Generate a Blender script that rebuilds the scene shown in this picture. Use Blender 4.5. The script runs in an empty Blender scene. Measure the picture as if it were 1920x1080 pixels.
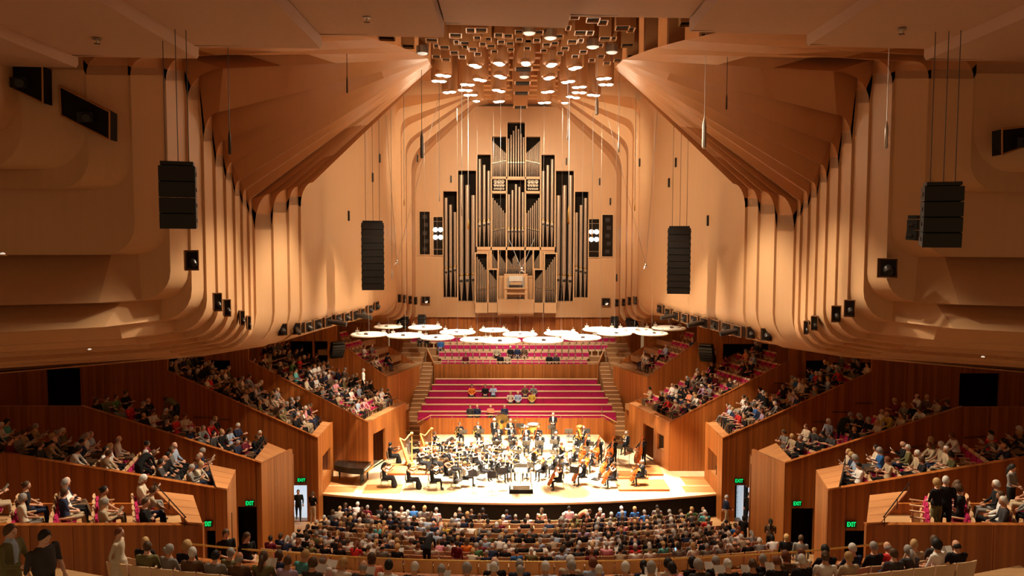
import bpy, bmesh, math, random
from mathutils import Vector, Matrix
random.seed(7)
sc = bpy.context.scene
COL = sc.collection
# ------------------------------------------------------------------ camera
F_PX, CAM_X, CAM_H = 1450.0, -0.82, 14.1
PITCH, YAW, ROLL = math.radians(3.55), math.radians(0.46), math.radians(0.15)
_f = Vector((math.sin(YAW)*math.cos(PITCH), math.cos(YAW)*math.cos(PITCH), -math.sin(PITCH)))
_r = Vector((math.cos(YAW), -math.sin(YAW), 0.0))
_u = _r.cross(_f)
_r2 = _r*math.cos(ROLL) + _u*math.sin(ROLL)
_u2 = -_r*math.sin(ROLL) + _u*math.cos(ROLL)
CAM = Vector((CAM_X, 0.0, CAM_H))
cd = bpy.data.cameras.new('camera')
cam = bpy.data.objects.new('camera', cd); COL.objects.link(cam)
cd.sensor_width = 36.0; cd.lens = 36.0*F_PX/1920.0; cd.clip_end = 500
M = Matrix(((_r2.x, _u2.x, -_f.x), (_r2.y, _u2.y, -_f.y), (_r2.z, _u2.z, -_f.z))).to_4x4()
M.translation = CAM
cam.matrix_world = M
sc.camera = cam

def ray(u, v):
    return _f + _r2*((u-960)/F_PX) + _u2*((540-v)/F_PX)
def W(u, v, Y):            # survey: where the sight line through a photo pixel meets the plane y = Y
    d = ray(u, v); return CAM + d*(Y/d.y)
def WZ(u, v, z):           # ... meets the level z
    d = ray(u, v); return CAM + d*((z-CAM_H)/d.z)
def proj(p):
    d = Vector(p)-CAM; z = d.dot(_f)
    return 960+F_PX*d.dot(_r2)/z, 540-F_PX*d.dot(_u2)/z
def HX(uL, uR, v, Y):      # half width of the (symmetric) hall from both sides
    return (W(uR, v, Y).x - W(uL, v, Y).x)/2

# ------------------------------------------------------------------ world + colour management
wd = bpy.data.worlds.new('World'); sc.world = wd; wd.use_nodes = True
bg = wd.node_tree.nodes['Background']
bg.inputs[0].default_value = (1.0, 0.56, 0.26, 1); bg.inputs[1].default_value = 0.24
sc.view_settings.view_transform = 'Standard'
sc.view_settings.look = 'None'
sc.view_settings.gamma = 1.0
sc.view_settings.use_curve_mapping = False
sc.view_settings.exposure = 0.0
sc.cycles.use_denoising = True
sc.cycles.max_bounces = 8; sc.cycles.diffuse_bounces = 5; sc.cycles.glossy_bounces = 2
sc.cycles.transmission_bounces = 4; sc.cycles.transparent_max_bounces = 8
sc.cycles.sample_clamp_indirect = 6.0
sc.cycles.caustics_reflective = False; sc.cycles.caustics_refractive = False

# ------------------------------------------------------------------ lights (the hall's lamps, plus added fill under the crown)
def lamp(name, kind, loc, target, energy, color, size=0.3, angle=60, blend=0.6):
    d = bpy.data.lights.new(name, kind); d.energy = energy; d.color = color
    if kind == 'SPOT':
        d.spot_size = math.radians(angle); d.spot_blend = blend; d.shadow_soft_size = size
    elif kind == 'POINT':
        d.shadow_soft_size = size
    o = bpy.data.objects.new(name, d); COL.objects.link(o); o.location = loc
    if target is not None:
        o.rotation_euler = (Vector(target)-Vector(loc)).to_track_quat('-Z', 'Y').to_euler()
    return o
WARM = (1.0, 0.80, 0.56); WHITE = (1.0, 0.90, 0.74); AMBER = (1.0, 0.78, 0.52)
STAGE_W, HOUSE_W, WALL_W = 92000, 8000, 3000
# lamps in the crown, aimed at the stage
for (x, y, tx, ty, e, a) in ((-4, 44, -5.0, 44.2, 1.0, 32), (4, 44, 5.0, 44.2, 1.0, 32), (-2, 49, -2.2, 45, 1.0, 32), (2, 49, 2.2, 45, 1.0, 32),
                       (-4, 47, -4.5, 48, 0.55, 30), (4, 47, 4.5, 48, 0.55, 30), (0, 42, 0, 44.0, 1.0, 34), (0, 48, 0, 49, 0.6, 32)):
    lamp('stage_spot', 'SPOT', (x, y, 21.6), (tx, ty, 0), STAGE_W*e, WHITE, 0.35, a, 0.8)
for s in (-1, 1):   # broad work light over the whole platform, and lamps on the rear fan
    lamp('stage_spot', 'SPOT', (s*2.5, 41, 21.6), (s*3.5, 45.5, 0), STAGE_W*0.45, WARM, 0.35, 60, 0.8)
    lamp('fan_spot', 'SPOT', (s*2.2, 47, 21.3), (s*6.0, 58.5, 18.5), 5200, WARM, 0.4, 75, 0.8)
# house lamps in the crown, over the boxes and stalls
for s in (-1, 1):
    for (lx, y, tx, ty, tz, e, a) in ((3.5, 28, 11.5, 22, 6, 1.3, 50), (3.5, 31, 12.5, 28, 6, 1.5, 44), (2.5, 33, 14, 35, 5, 1.5, 36), (-1.5, 38, 14, 43, 4.5, 1.8, 27), (-3.5, 41, 12.5, 48.5, 4, 1.9, 25)):
        lamp('house_spot', 'SPOT', (s*lx, y, 21.6), (s*tx, ty, tz), HOUSE_W*e, WARM, 0.3, a, 0.8)
    lamp('house_spot', 'SPOT', (s*3, 32, 21.6), (s*4, 33, 0), HOUSE_W*0.75, WARM, 0.3, 62, 0.8)
    lamp('house_spot', 'SPOT', (s*3, 24.5, 21.0), (s*8, 17.0, 6), HOUSE_W*0.6, WARM, 0.3, 90, 0.8)
    lamp('organ_spot', 'SPOT', (s*3.0, 46, 21.8), (s*2.0, 64.5, 15), WALL_W, AMBER, 0.5, 62, 0.8)
    lamp('wall_spot', 'SPOT', (-s*4.0, 46, 21.6), (s*9.5, 47, 13), WALL_W*0.5, AMBER, 0.5, 70, 0.9)
    for (x, y) in ((2.0, 30.5), (3.2, 36), (3.0, 42), (1.3, 47)):  # added point lights, brightening the hanging boxes, fan and sweeps
        lamp('crown_fill', 'POINT', (s*x, y, 19.8), None, 190, WARM, 0.35)
    lamp('gallery_spot', 'SPOT', (s*3.0, 51, 21.8), (s*3.0, 60, 3.5), HOUSE_W*1.5, WHITE, 0.3, 40, 0.7)
# ------------------------------------------------------------------ materials
def _nodes(name):
    m = bpy.data.materials.new(name); m.use_nodes = True
    nt = m.node_tree; return m, nt, nt.nodes['Principled BSDF']
def plain(name, col, rough=0.6, metal=0.0, spec=0.4, emit=None, es=1.0, noise=0.0):
    m, nt, b = _nodes(name)
    b.inputs['Base Color'].default_value = (*col, 1); b.inputs['Roughness'].default_value = rough
    b.inputs['Metallic'].default_value = metal; b.inputs['Specular IOR Level'].default_value = spec
    if emit:
        b.inputs['Emission Color'].default_value = (*emit, 1); b.inputs['Emission Strength'].default_value = es
    if noise:
        tc = nt.nodes.new('ShaderNodeTexCoord'); n = nt.nodes.new('ShaderNodeTexNoise')
        n.inputs['Scale'].default_value = 9; n.inputs['Detail'].default_value = 4
        nt.links.new(tc.outputs['Object'], n.inputs['Vector'])
        r = nt.nodes.new('ShaderNodeMix'); r.data_type = 'RGBA'
        r.inputs['A'].default_value = (*[c*(1-noise) for c in col], 1)
        r.inputs['B'].default_value = (*[min(1, c*(1+noise)) for c in col], 1)
        nt.links.new(n.outputs['Fac'], r.inputs['Factor'])
        nt.links.new(r.outputs['Result'], b.inputs['Base Color'])
    return m
def wood(name, dark, light, axis='X', plank=0.11, rough=0.42, grain='Z', spec=0.4):
    """boards of width `plank` counted along `axis`, grain along `grain`"""
    m, nt, b = _nodes(name); N, L = nt.nodes, nt.links
    tc = N.new('ShaderNodeTexCoord')
    sx = N.new('ShaderNodeSeparateXYZ'); L.new(tc.outputs['Object'], sx.inputs[0])
    if axis == 'XY':
        ad = N.new('ShaderNodeMath'); ad.operation = 'SUBTRACT'
        L.new(sx.outputs['X'], ad.inputs[0]); L.new(sx.outputs['Y'], ad.inputs[1]); src = ad.outputs[0]
    else:
        src = sx.outputs[axis]
    dv = N.new('ShaderNodeMath'); dv.operation = 'DIVIDE'; dv.inputs[1].default_value = plank
    L.new(src, dv.inputs[0])
    fl = N.new('ShaderNodeMath'); fl.operation = 'FLOOR'; L.new(dv.outputs[0], fl.inputs[0])
    wn = N.new('ShaderNodeTexWhiteNoise'); wn.noise_dimensions = '1D'; L.new(fl.outputs[0], wn.inputs['W'])
    mp = N.new('ShaderNodeMapping')
    sc_ = {'X': (0.35, 7, 7), 'Y': (7, 0.35, 7), 'Z': (7, 7, 0.35)}[grain]
    mp.inputs['Scale'].default_value = sc_
    L.new(tc.outputs['Object'], mp.inputs['Vector'])
    nz = N.new('ShaderNodeTexNoise'); nz.inputs['Scale'].default_value = 2.2; nz.inputs['Detail'].default_value = 5
    L.new(mp.outputs[0], nz.inputs['Vector'])
    mix = N.new('ShaderNodeMath'); mix.operation = 'MULTIPLY_ADD'
    mix.inputs[1].default_value = 0.55; L.new(wn.outputs['Value'], mix.inputs[0])
    m2 = N.new('ShaderNodeMath'); m2.operation = 'MULTIPLY'; m2.inputs[1].default_value = 0.5
    L.new(nz.outputs['Fac'], m2.inputs[0]); L.new(m2.outputs[0], mix.inputs[2])
    cr = N.new('ShaderNodeMix'); cr.data_type = 'RGBA'
    cr.inputs['A'].default_value = (*dark, 1); cr.inputs['B'].default_value = (*light, 1)
    L.new(mix.outputs[0], cr.inputs['Factor']); L.new(cr.outputs['Result'], b.inputs['Base Color'])
    b.inputs['Roughness'].default_value = rough; b.inputs['Specular IOR Level'].default_value = spec
    fr = N.new('ShaderNodeMath'); fr.operation = 'FRACT'; L.new(dv.outputs[0], fr.inputs[0])
    gp = N.new('ShaderNodeMath'); gp.operation = 'GREATER_THAN'; gp.inputs[1].default_value = 0.06
    L.new(fr.outputs[0], gp.inputs[0])
    bp = N.new('ShaderNodeBump'); bp.inputs['Strength'].default_value = 0.25; bp.inputs['Distance'].default_value = 0.02
    L.new(gp.outputs[0], bp.inputs['Height']); L.new(bp.outputs[0], b.inputs['Normal'])
    return m
def plywood(name, col, rough=0.42):
    m, nt, b = _nodes(name); N, L = nt.nodes, nt.links
    tc = N.new('ShaderNodeTexCoord')
    mp = N.new('ShaderNodeMapping'); mp.inputs['Scale'].default_value = (1.5, 1.5, 0.12)
    L.new(tc.outputs['Object'], mp.inputs['Vector'])
    nz = N.new('ShaderNodeTexNoise'); nz.inputs['Scale'].default_value = 3.0; nz.inputs['Detail'].default_value = 6
    L.new(mp.outputs[0], nz.inputs['Vector'])
    n2 = N.new('ShaderNodeTexNoise'); n2.inputs['Scale'].default_value = 0.22; n2.inputs['Detail'].default_value = 2
    L.new(tc.outputs['Object'], n2.inputs['Vector'])
    ad = N.new('ShaderNodeMath'); ad.operation = 'ADD'
    L.new(nz.outputs['Fac'], ad.inputs[0]); L.new(n2.outputs['Fac'], ad.inputs[1])
    h = N.new('ShaderNodeMath'); h.operation = 'MULTIPLY'; h.inputs[1].default_value = 0.5; L.new(ad.outputs[0], h.inputs[0])
    cr = N.new('ShaderNodeMix'); cr.data_type = 'RGBA'
    cr.inputs['A'].default_value = (*[c*0.88 for c in col], 1); cr.inputs['B'].default_value = (*[min(1, c*1.1) for c in col], 1)
    L.new(h.outputs[0], cr.inputs['Factor']); L.new(cr.outputs['Result'], b.inputs['Base Color'])
    b.inputs['Roughness'].default_value = rough; b.inputs['Specular IOR Level'].default_value = 0.3
    return m
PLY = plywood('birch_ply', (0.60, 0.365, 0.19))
PLYC = plywood('ceiling_ply_shaded', (0.44, 0.20, 0.075), 0.38)  # darker copy of the birch ply: ceiling and fan shade put into the colour
PANEL = plain('ceiling_paint', (0.50, 0.31, 0.20), 0.8, noise=0.05)
WX = wood('brush_box_x', (0.21, 0.056, 0.010), (0.50, 0.165, 0.032), 'X')
WY = wood('brush_box_y', (0.26, 0.078, 0.015), (0.54, 0.20, 0.045), 'Y')
WLID = wood('brush_box_lid', (0.46, 0.20, 0.075), (0.60, 0.28, 0.11), 'Y', 0.3, 0.35, 'X')
WEDGE = plain('pale_edge_wood', (0.70, 0.46, 0.25), 0.5, noise=0.08)
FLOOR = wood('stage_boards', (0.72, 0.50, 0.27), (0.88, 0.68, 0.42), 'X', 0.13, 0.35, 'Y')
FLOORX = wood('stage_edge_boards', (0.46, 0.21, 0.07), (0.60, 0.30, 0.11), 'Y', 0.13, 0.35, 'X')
STALLF = wood('stalls_boards', (0.36, 0.20, 0.09), (0.50, 0.29, 0.13), 'Y', 0.12, 0.5, 'X')
STEP = wood('stair_boards', (0.30, 0.15, 0.06), (0.42, 0.22, 0.09), 'Y', 0.1, 0.45, 'X')
SHELL = wood('seat_shell_wood', (0.56, 0.36, 0.19), (0.70, 0.48, 0.28), 'X', 0.5, 0.45, 'Z')
MAG = plain('magenta_wool', (0.42, 0.018, 0.10), 0.85, noise=0.15, spec=0.15)
BLACK = plain('black_paint', (0.012, 0.011, 0.010), 0.5)
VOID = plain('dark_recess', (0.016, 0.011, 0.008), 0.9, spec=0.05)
BROWNV = plain('niche_inside', (0.06, 0.028, 0.012), 0.8)
DRAPE = plain('black_serge', (0.010, 0.008, 0.007), 0.95, spec=0.1)
GREY = plain('grey_fascia', (0.42, 0.38, 0.33), 0.6)
STEEL = plain('brushed_steel', (0.55, 0.52, 0.48), 0.35, 1.0)
TIN = plain('polished_tin', (0.50, 0.38, 0.28), 0.32, 0.35)
BRASS = plain('brass', (0.75, 0.50, 0.16), 0.25, 0.9)
CHROME = plain('chrome', (0.75, 0.73, 0.70), 0.15, 1.0)
LAMP = plain('lamp_glow', (1, 1, 1), 0.5, emit=(1.0, 0.90, 0.74), es=14)
LAMPDIM = plain('lamp_dim', (0.9, 0.86, 0.8), 0.5, emit=(1.0, 0.88, 0.7), es=0.6)
GREENL = plain('exit_letters', (0.0, 0.3, 0.1), 0.5, emit=(0.0, 1.0, 0.20), es=0.9)
EXITB = plain('exit_board', (0.008, 0.02, 0.012), 0.4)
PALEWALL = plain('foyer_wall_glow', (0.75, 0.78, 0.80), 0.7, emit=(0.75, 0.88, 1.0), es=0.55)  # glow stands in for the light out in the foyer
PAPER = plain('paper', (0.80, 0.78, 0.72), 0.7)
VARN = plain('instrument_varnish', (0.52, 0.125, 0.02), 0.3, noise=0.2)
VARN2 = plain('pale_varnish', (0.62, 0.27, 0.07), 0.3, noise=0.2)
GOLD = plain('gilded_wood', (0.80, 0.50, 0.16), 0.35)
EBONY = plain('ebony', (0.03, 0.022, 0.018), 0.35)
GREYSEAT = plain('grey_vinyl', (0.09, 0.085, 0.085), 0.5)
SCREEN = plain('phone_glow', (0.2, 0.4, 0.8), 0.3, emit=(0.35, 0.65, 1.0), es=1.2)
def acrylic():
    m, nt, b = _nodes('frosted_acrylic')
    b.inputs['Base Color'].default_value = (0.95, 0.92, 0.86, 1); b.inputs['Roughness'].default_value = 0.25
    t = nt.nodes.new('ShaderNodeBsdfTranslucent'); t.inputs[0].default_value = (0.95, 0.9, 0.8, 1)
    mx = nt.nodes.new('ShaderNodeMixShader'); mx.inputs[0].default_value = 0.35
    nt.links.new(b.outputs[0], mx.inputs[1]); nt.links.new(t.outputs[0], mx.inputs[2])
    nt.links.new(mx.outputs[0], nt.nodes['Material Output'].inputs['Surface'])
    return m
ACRYL = acrylic()

# ------------------------------------------------------------------ mesh helpers
class MB:
    def __init__(s): s.v = []; s.f = []; s.m = []; s.mats = []
    def mi(s, mat):
        if mat not in s.mats: s.mats.append(mat)
        return s.mats.index(mat)
    def add(s, vs, fs, mat=None):
        o = len(s.v); s.v += [tuple(p) for p in vs]
        k = s.mi(mat) if mat else 0
        for f in fs: s.f.append(tuple(i+o for i in f)); s.m.append(k)
        return s
    def box(s, c, d, mat=None, rot=None, taper=1.0):
        x, y, z = d[0]/2, d[1]/2, d[2]/2
        vs = [Vector((a*x*(taper if e > 0 else 1), b*y*(taper if e > 0 else 1), e*z)) for e in (-1, 1) for b in (-1, 1) for a in (-1, 1)]
        if rot is not None: vs = [rot @ p for p in vs]
        c = Vector(c)
        return s.add([p+c for p in vs], [(0, 2, 3, 1), (4, 5, 7, 6), (0, 1, 5, 4), (2, 6, 7, 3), (0, 4, 6, 2), (1, 3, 7, 5)], mat)
    def span(s, a, b, mat=None):
        a = Vector(a); b = Vector(b)
        return s.box((a+b)/2, [abs(b[i]-a[i]) for i in range(3)], mat)
    def tube(s, pts, rad, n=8, mat=None, cap=True, flat=1.0):
        pts = [Vector(p) for p in pts]
        if not hasattr(rad, '__len__'): rad = [rad]*len(pts)
        vs = []; prev = None
        for i, p in enumerate(pts):
            t = (pts[min(i+1, len(pts)-1)]-pts[max(i-1, 0)]).normalized()
            if prev is None:
                a = Vector((0, 0, 1)) if abs(t.z) < 0.9 else Vector((1, 0, 0))
                nx = t.cross(a).normalized()
            else:
                nx = (prev - t*prev.dot(t)).normalized()
            prev = nx; ny = t.cross(nx)
            for k in range(n):
                an = 2*math.pi*k/n
                vs.append(p + nx*(math.cos(an)*rad[i]) + ny*(math.sin(an)*rad[i]*flat))
        fs = []
        for i in range(len(pts)-1):
            for k in range(n):
                a, b = i*n+k, i*n+(k+1) % n
                fs.append((a, b, b+n, a+n))
        if cap:
            fs.append(tuple(range(n-1, -1, -1))); fs.append(tuple(range((len(pts)-1)*n, len(pts)*n)))
        return s.add(vs, fs, mat)
    def lathe(s, prof, c=(0, 0, 0), n=16, mat=None, rot=None):
        vs = []
        for r, z in prof:
            for k in range(n):
                an = 2*math.pi*k/n; vs.append(Vector((r*math.cos(an), r*math.sin(an), z)))
        if rot is not None: vs = [rot @ p for p in vs]
        c = Vector(c); fs = []
        for i in range(len(prof)-1):
            for k in range(n):
                a, b = i*n+k, i*n+(k+1) % n
                fs.append((a, b, b+n, a+n))
        fs.append(tuple(range(n-1, -1, -1))); fs.append(tuple(range((len(prof)-1)*n, len(prof)*n)))
        return s.add([p+c for p in vs], fs, mat)
    def prism(s, poly, d, mat=None):
        """polygon (3-D points) pushed along vector d"""
        poly = [Vector(p) for p in poly]; n = len(poly); d = Vector(d)
        fs = [tuple(range(n)), tuple(range(2*n-1, n-1, -1))]
        for i in range(n):
            j = (i+1) % n; fs.append((i, i+n, j+n, j))
        return s.add(poly+[p+d for p in poly], fs, mat)
    def loft(s, rows, mat=None):
        n = len(rows[0]); vs = [p for r in rows for p in r]; fs = []
        for i in range(len(rows)-1):
            for k in range(n-1):
                a = i*n+k; fs.append((a, a+1, a+1+n, a+n))
        return s.add(vs, fs, mat)
    def ell(s, c, r, nu=10, nv=7, mat=None, rot=None):
        prof = [(max(1e-4, math.sin(math.pi*i/nv)), -math.cos(math.pi*i/nv)) for i in range(nv+1)]
        vs = []
        for a, z in prof:
            for k in range(nu):
                an = 2*math.pi*k/nu; vs.append(Vector((a*math.cos(an)*r[0], a*math.sin(an)*r[1], z*r[2])))
        if rot is not None: vs = [rot @ p for p in vs]
        c = Vector(c); fs = []
        for i in range(nv):
            for k in range(nu):
                a, b = i*nu+k, i*nu+(k+1) % nu; fs.append((a, b, b+nu, a+nu))
        return s.add([p+c for p in vs], fs, mat)
    def mesh(s, name, mat=None, smooth=False, fix=True):
        me = bpy.data.meshes.new(name); me.from_pydata(s.v, [], s.f)
        for mt in (s.mats or [mat]): me.materials.append(mt)
        if s.mats: me.polygons.foreach_set('material_index', s.m)
        if smooth: me.polygons.foreach_set('use_smooth', [True]*len(me.polygons))
        if fix:
            bm = bmesh.new(); bm.from_mesh(me); bmesh.ops.recalc_face_normals(bm, faces=bm.faces); bm.to_mesh(me); bm.free()
        if smooth == 'auto': me.set_sharp_from_angle(angle=math.radians(38))
        return me
    def obj(s, name, mat=None, parent=None, smooth=False, fix=True):
        return link(name, s.mesh(name, mat, smooth, fix), parent)
def link(name, me, parent=None):
    o = bpy.data.objects.new(name, me); COL.objects.link(o)
    if parent is not None:
        o.parent = parent
    return o
def tag(o, label=None, cat=None, group=None, kind=None):
    if label: o['label'] = label
    if cat: o['category'] = cat
    if group: o['group'] = group
    if kind: o['kind'] = kind
    return o
def empty(name, loc=(0, 0, 0), rz=0.0, label=None, cat=None, group=None, kind=None):
    o = bpy.data.objects.new(name, None); COL.objects.link(o); o.empty_display_size = 0.1
    o.location = loc; o.rotation_euler = (0, 0, rz)
    return tag(o, label, cat, group, kind)
def struct(o): o['kind'] = 'structure'; return o
def copy_tree(o, parent=None):
    c = o.copy(); COL.objects.link(c)
    if parent is not None: c.parent = parent
    for ch in o.children: copy_tree(ch, c)
    return c
KIDS = {}
def proto(name, parts):
    """parts: list of (part name, mesh, [subparts]) -> reusable recipe"""
    KIDS[name] = parts
def place(name, loc, rz=0.0, label=None, cat=None, group=None, scale=1.0, obname=None):
    e = empty(obname or name, loc, rz, label, cat, group)
    if scale != 1.0: e.scale = (scale, scale, scale)
    for pn, me, subs in KIDS[name]:
        p = link(pn, me, e)
        for sn, sm in subs: link(sn, sm, p)
    return e
ORD = ['first', 'second', 'third', 'fourth', 'fifth', 'sixth', 'seventh', 'eighth', 'ninth', 'tenth', 'eleventh', 'twelfth', 'thirteenth',
       'fourteenth', 'fifteenth', 'sixteenth', 'seventeenth', 'eighteenth', 'nineteenth', 'twentieth']
def ordn(i):
    if i < 20: return ORD[i]
    n = i+1
    t = {2: 'twenty', 3: 'thirty', 4: 'forty', 5: 'fifty'}[n//10]
    return (t[:-1]+'ieth') if n % 10 == 0 else t+'-'+ORD[n % 10-1]
def lerp(a, b, t): return a+(b-a)*t
# ================================================================== STRUCTURE
SIDES = ((-1, 'left'), (1, 'right'))
# ---------------------------------------------- ply side walls: overlapping moulded shells
EDGE = [(95, 1990), (217, 1868), (284, 1770), (338, 1692), (373, 1646), (397, 1612), (416, 1586), (432, 1562), (447, 1543),
        (459, 1525), (471, 1511), (478, 1497), (512, 1460), (540, 1426), (562, 1402)]
EY = [24.4, 25.1, 25.8, 26.6, 27.5, 28.3, 29.2, 30.0, 30.8, 31.6, 32.4, 33.0, 34.0, 35.2, 36.5]
TIP = [((150, 60), (1850, 60)), ((215, 92), (1868, 92)), ((240, 100), (1820, 105)), ((302, 108), (1750, 116)), ((366, 106), (1656, 111)),
       ((430, 120), (1575, 142)), ((421, 204), (1579, 221)), ((430, 258), (1562, 271)), ((442, 301), (1546, 312)), ((454, 335), (1530, 345)),
       ((464, 352), (1516, 362)), ((473, 370), (1504, 379)), ((511, 357), (1461, 369)), ((539, 352), (1430, 361)), ((561, 346), (1405, 355))]
SPRING = [110, 130, 140, 140, 150, 186, 263, 310, 336, 365, 385, 400, 428, 396, 382]
CROWN = [((600, 55), (1330, 55)), ((640, 64), (1300, 64)), ((690, 74), (1270, 74)), ((745, 86), (1220, 92)), ((772, 96), (1190, 104)),
         ((800, 106), (1166, 116))] + [((801+i*0.7, 108+i*2.2), (1164-i*2, 118+i*1.2)) for i in range(9)]
CY = [26, 27, 28.5, 30, 31.5, 33.5] + [34+i*0.5 for i in range(9)]
VF = [257, 318, 355, 478, 562, 600, 622, 633, 640, 645, 650, 655, 656, 652, 645]      # bottom, at the vertical edge
V0 = [257, 316, 352, 478, 580, 645, 664, 674, 682, 688, 692, 696, 701, 705, 709]      # bottom, at the far outside
RB = [1.2, 1.3, 1.0, 1.0, 1.0, 1.1, 1.2, 1.2, 1.2, 1.2, 1.2, 1.2, 1.6, 1.6, 1.6]

def mz(L, R, Y):    # half width and height averaged over both sides
    a, b = W(L[0], L[1], Y), W(R[0], R[1], Y)
    return (b.x-a.x)/2, (a.z+b.z)/2
def shell_profile(s, x, Y, vf, v0, rb, zs, tip, crown, filleted):
    zb = CAM_H+(W(300, vf, Y).z-CAM_H)
    k0 = (W(0, v0, 1).z-CAM_H); kf = (W(300, vf, 1).z-CAM_H)
    Yo = Y*kf/k0 if abs(k0) > 0.02 and kf/k0 > 0 else Y
    Yo = max(Y-7, min(Y, Yo))
    pts = [(s*(x+9.5), Yo-0.6, zb), (s*(x+rb*1.8), Yo*0.35+Y*0.65, zb)]
    for i in range(7):
        a = math.pi/2*i/6
        pts.append((s*(x+rb*(1-math.sin(a))), Y, zb+rb*(1-math.cos(a))))
    pts.append((s*x, Y, (zb+rb+zs)/2)); pts.append((s*x, Y, zs))
    hx, tz = tip
    for i in range(1, 8):
        a = math.pi/2*i/7
        if filleted: pts.append((s*(hx+(x-hx)*math.cos(a)), Y, zs+(tz-zs)*math.sin(a)))
        else: pts.append((s*x, Y, zs+(tz-zs)*math.sin(a)) if i < 7 else (s*hx, Y, tz))
    cx, cy, cz = crown
    for i in range(1, 5):
        t = i/4; pts.append((s*lerp(hx, cx, t), lerp(Y, cy, t), lerp(tz, cz, t)))
    return pts
INNER = {}
for s, side in SIDES:
    rows = []
    px = HX(60, 2030, 450, 23.6)
    pY = 23.6; pz0 = None
    for j in range(len(EDGE)):
        Y = EY[j]; x = HX(EDGE[j][0], EDGE[j][1], 450, Y)
        cx, cz = mz(CROWN[j][0], CROWN[j][1], CY[j]); crown = (cx, CY[j], cz)
        tipN = mz(*TIP[j], pY); tipF = mz(*TIP[j], Y)
        zs = lambda yy: (W(400, SPRING[j], yy).z+W(1500, SPRING[j]+8, yy).z)/2
        rows.append(shell_profile(s, px, pY, VF[j], V0[j], RB[j], zs(pY), tipN, crown, True))
        rows.append(shell_profile(s, x, Y, VF[j], V0[j], RB[j], zs(Y), (min(tipF[0], x), tipF[1]), crown, False))
        px = x-4.5*Y/F_PX*1.0; pY = Y
    # last profile: start of the long wall beside the stage
    cx, cz = mz((806, 127), (1148, 130), 38.0)
    tipN = mz((590, 340), (1378, 346), pY)
    zsl = W(566, 388, pY).z
    rows.append(shell_profile(s, px, pY, 645, 709, 1.6, zsl, tipN, (cx, 38.0, cz), True))
    bm_rows = [[Vector(p) for p in r] for r in rows]
    root = struct(empty('wall_'+side, (0, 0, 0)))
    wall_cut = 13
    for a in range(len(bm_rows)-1):
        nm = 'shell_face' if a % 2 == 0 else 'shell_step'
        m = MB(); m.loft([r[:wall_cut] for r in bm_rows[a:a+2]]); m.obj(nm, PLY, root, smooth='auto')
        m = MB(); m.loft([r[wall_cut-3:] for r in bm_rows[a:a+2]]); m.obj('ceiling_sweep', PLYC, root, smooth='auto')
    # long wall beside the stage, bottom rolled under
    m = MB(); cols = []
    xA, xB = px, HX(743, 1197.6, 450, 54.6)
    zA = rows[-1][2][2]; zB = (W(741, 592, 54.6).z+W(1200, 592, 54.6).z)/2
    for i in range(13):
        t = i/12; Y = lerp(36.5, 54.6, t); x = lerp(xA, xB, t)+0.25*math.sin(t*math.pi); zb = lerp(zA, zB, t)
        col = [(s*(x+9), Y, zb), (s*(x+1.7), Y, zb)]
        for q in range(7):
            a = math.pi/2*q/6; col.append((s*(x+1.6*(1-math.sin(a))), Y, zb+1.6*(1-math.cos(a))))
        col += [(s*x, Y, 14), (s*x, Y, 19), (s*x, Y, 25.2)]
        cols.append([Vector(p) for p in col])
    m.loft(cols); m.obj('long_face', PLY, root, smooth='auto')
    INNER[s] = cols[-1]
    # rear fan over the organ
    FAN = [(741, 55.0, 205, (760, 179), (857, 172)), (743, 56.5, 228, (756, 201), (858, 179)), (753, 56.5, 246, (768, 218), (866, 182)), (755, 58.0, 262, (772, 231), (869, 185)),
           (762.5, 58.0, 284, (780, 251), (873, 187)), (765, 60.0, 296, (789, 254), (880, 189)), (774, 60.0, 318, (800, 264), (888, 193)), (776, 62.0, 328, (807, 271), (891, 191))]
    prof = []
    for (u, Y, vs, fe, cr) in FAN:
        mr = lambda q: (1940-q[0], q[1]+3)
        x = HX(u, 1940-u, 450, Y); zb = lerp(zB, 6.9, (Y-55)/8)
        zs = W(760, vs, Y).z; fx, fz = mz(fe, mr(fe), Y); cx, cz = mz(cr, mr(cr), Y)
        pts = [Vector((s*(x+5), Y, zb))]
        for q in range(7):
            a = math.pi/2*q/6; pts.append(Vector((s*(x+1.0*(1-math.sin(a))), Y, zb+1.0*(1-math.cos(a)))))
        pts += [Vector((s*x, Y, 12)), Vector((s*x, Y, zs))]
        ex, ez = x-(cx-fx)*0-0.0, 0
        for q in range(1, 8):       # quadratic bend from upright to the sweep towards the crown
            t = q/7; c0, c1, c2 = Vector((x, zs)), Vector((x, fz-(cz-fz)/(fx-cx)*(x-fx))), Vector((fx, fz)); p = c0*(1-t)**2+c1*2*t*(1-t)+c2*t*t
            pts.append(Vector((s*p.x, Y, p.y)))
        pts += [Vector((s*cx, Y, cz)), Vector((0, Y, cz+0.8))]
        prof.append(pts)
    outer = [Vector((s*abs(p.x*1.0)+s*1.4, 54.7, p.z+2.2 if p.z > 16 else p.z)) for p in prof[0]]
    m = MB(); m.loft([outer, prof[0]]); m.obj('fan_face', PLY, root, smooth='auto')
    for j in range(8):
        if j == 7: nxt = [Vector((p.x, 64.4, p.z)) for p in prof[7]]
        else: nxt = prof[j+1]
        m = MB(); m.loft([prof[j], nxt]); m.obj('fan_face' if j % 2 else 'fan_return', PLY if j % 2 else PLYC, root, smooth='auto')  # returns take the darker ply, their shade painted in

# ---------------------------------------------- crown ceiling slab above everything
cr = MB(); cr.span((-13, 23.9, 25.2), (13, 66, 25.6)); cr.obj('ceiling', PLYC); struct(bpy.data.objects['ceiling'])
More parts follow.
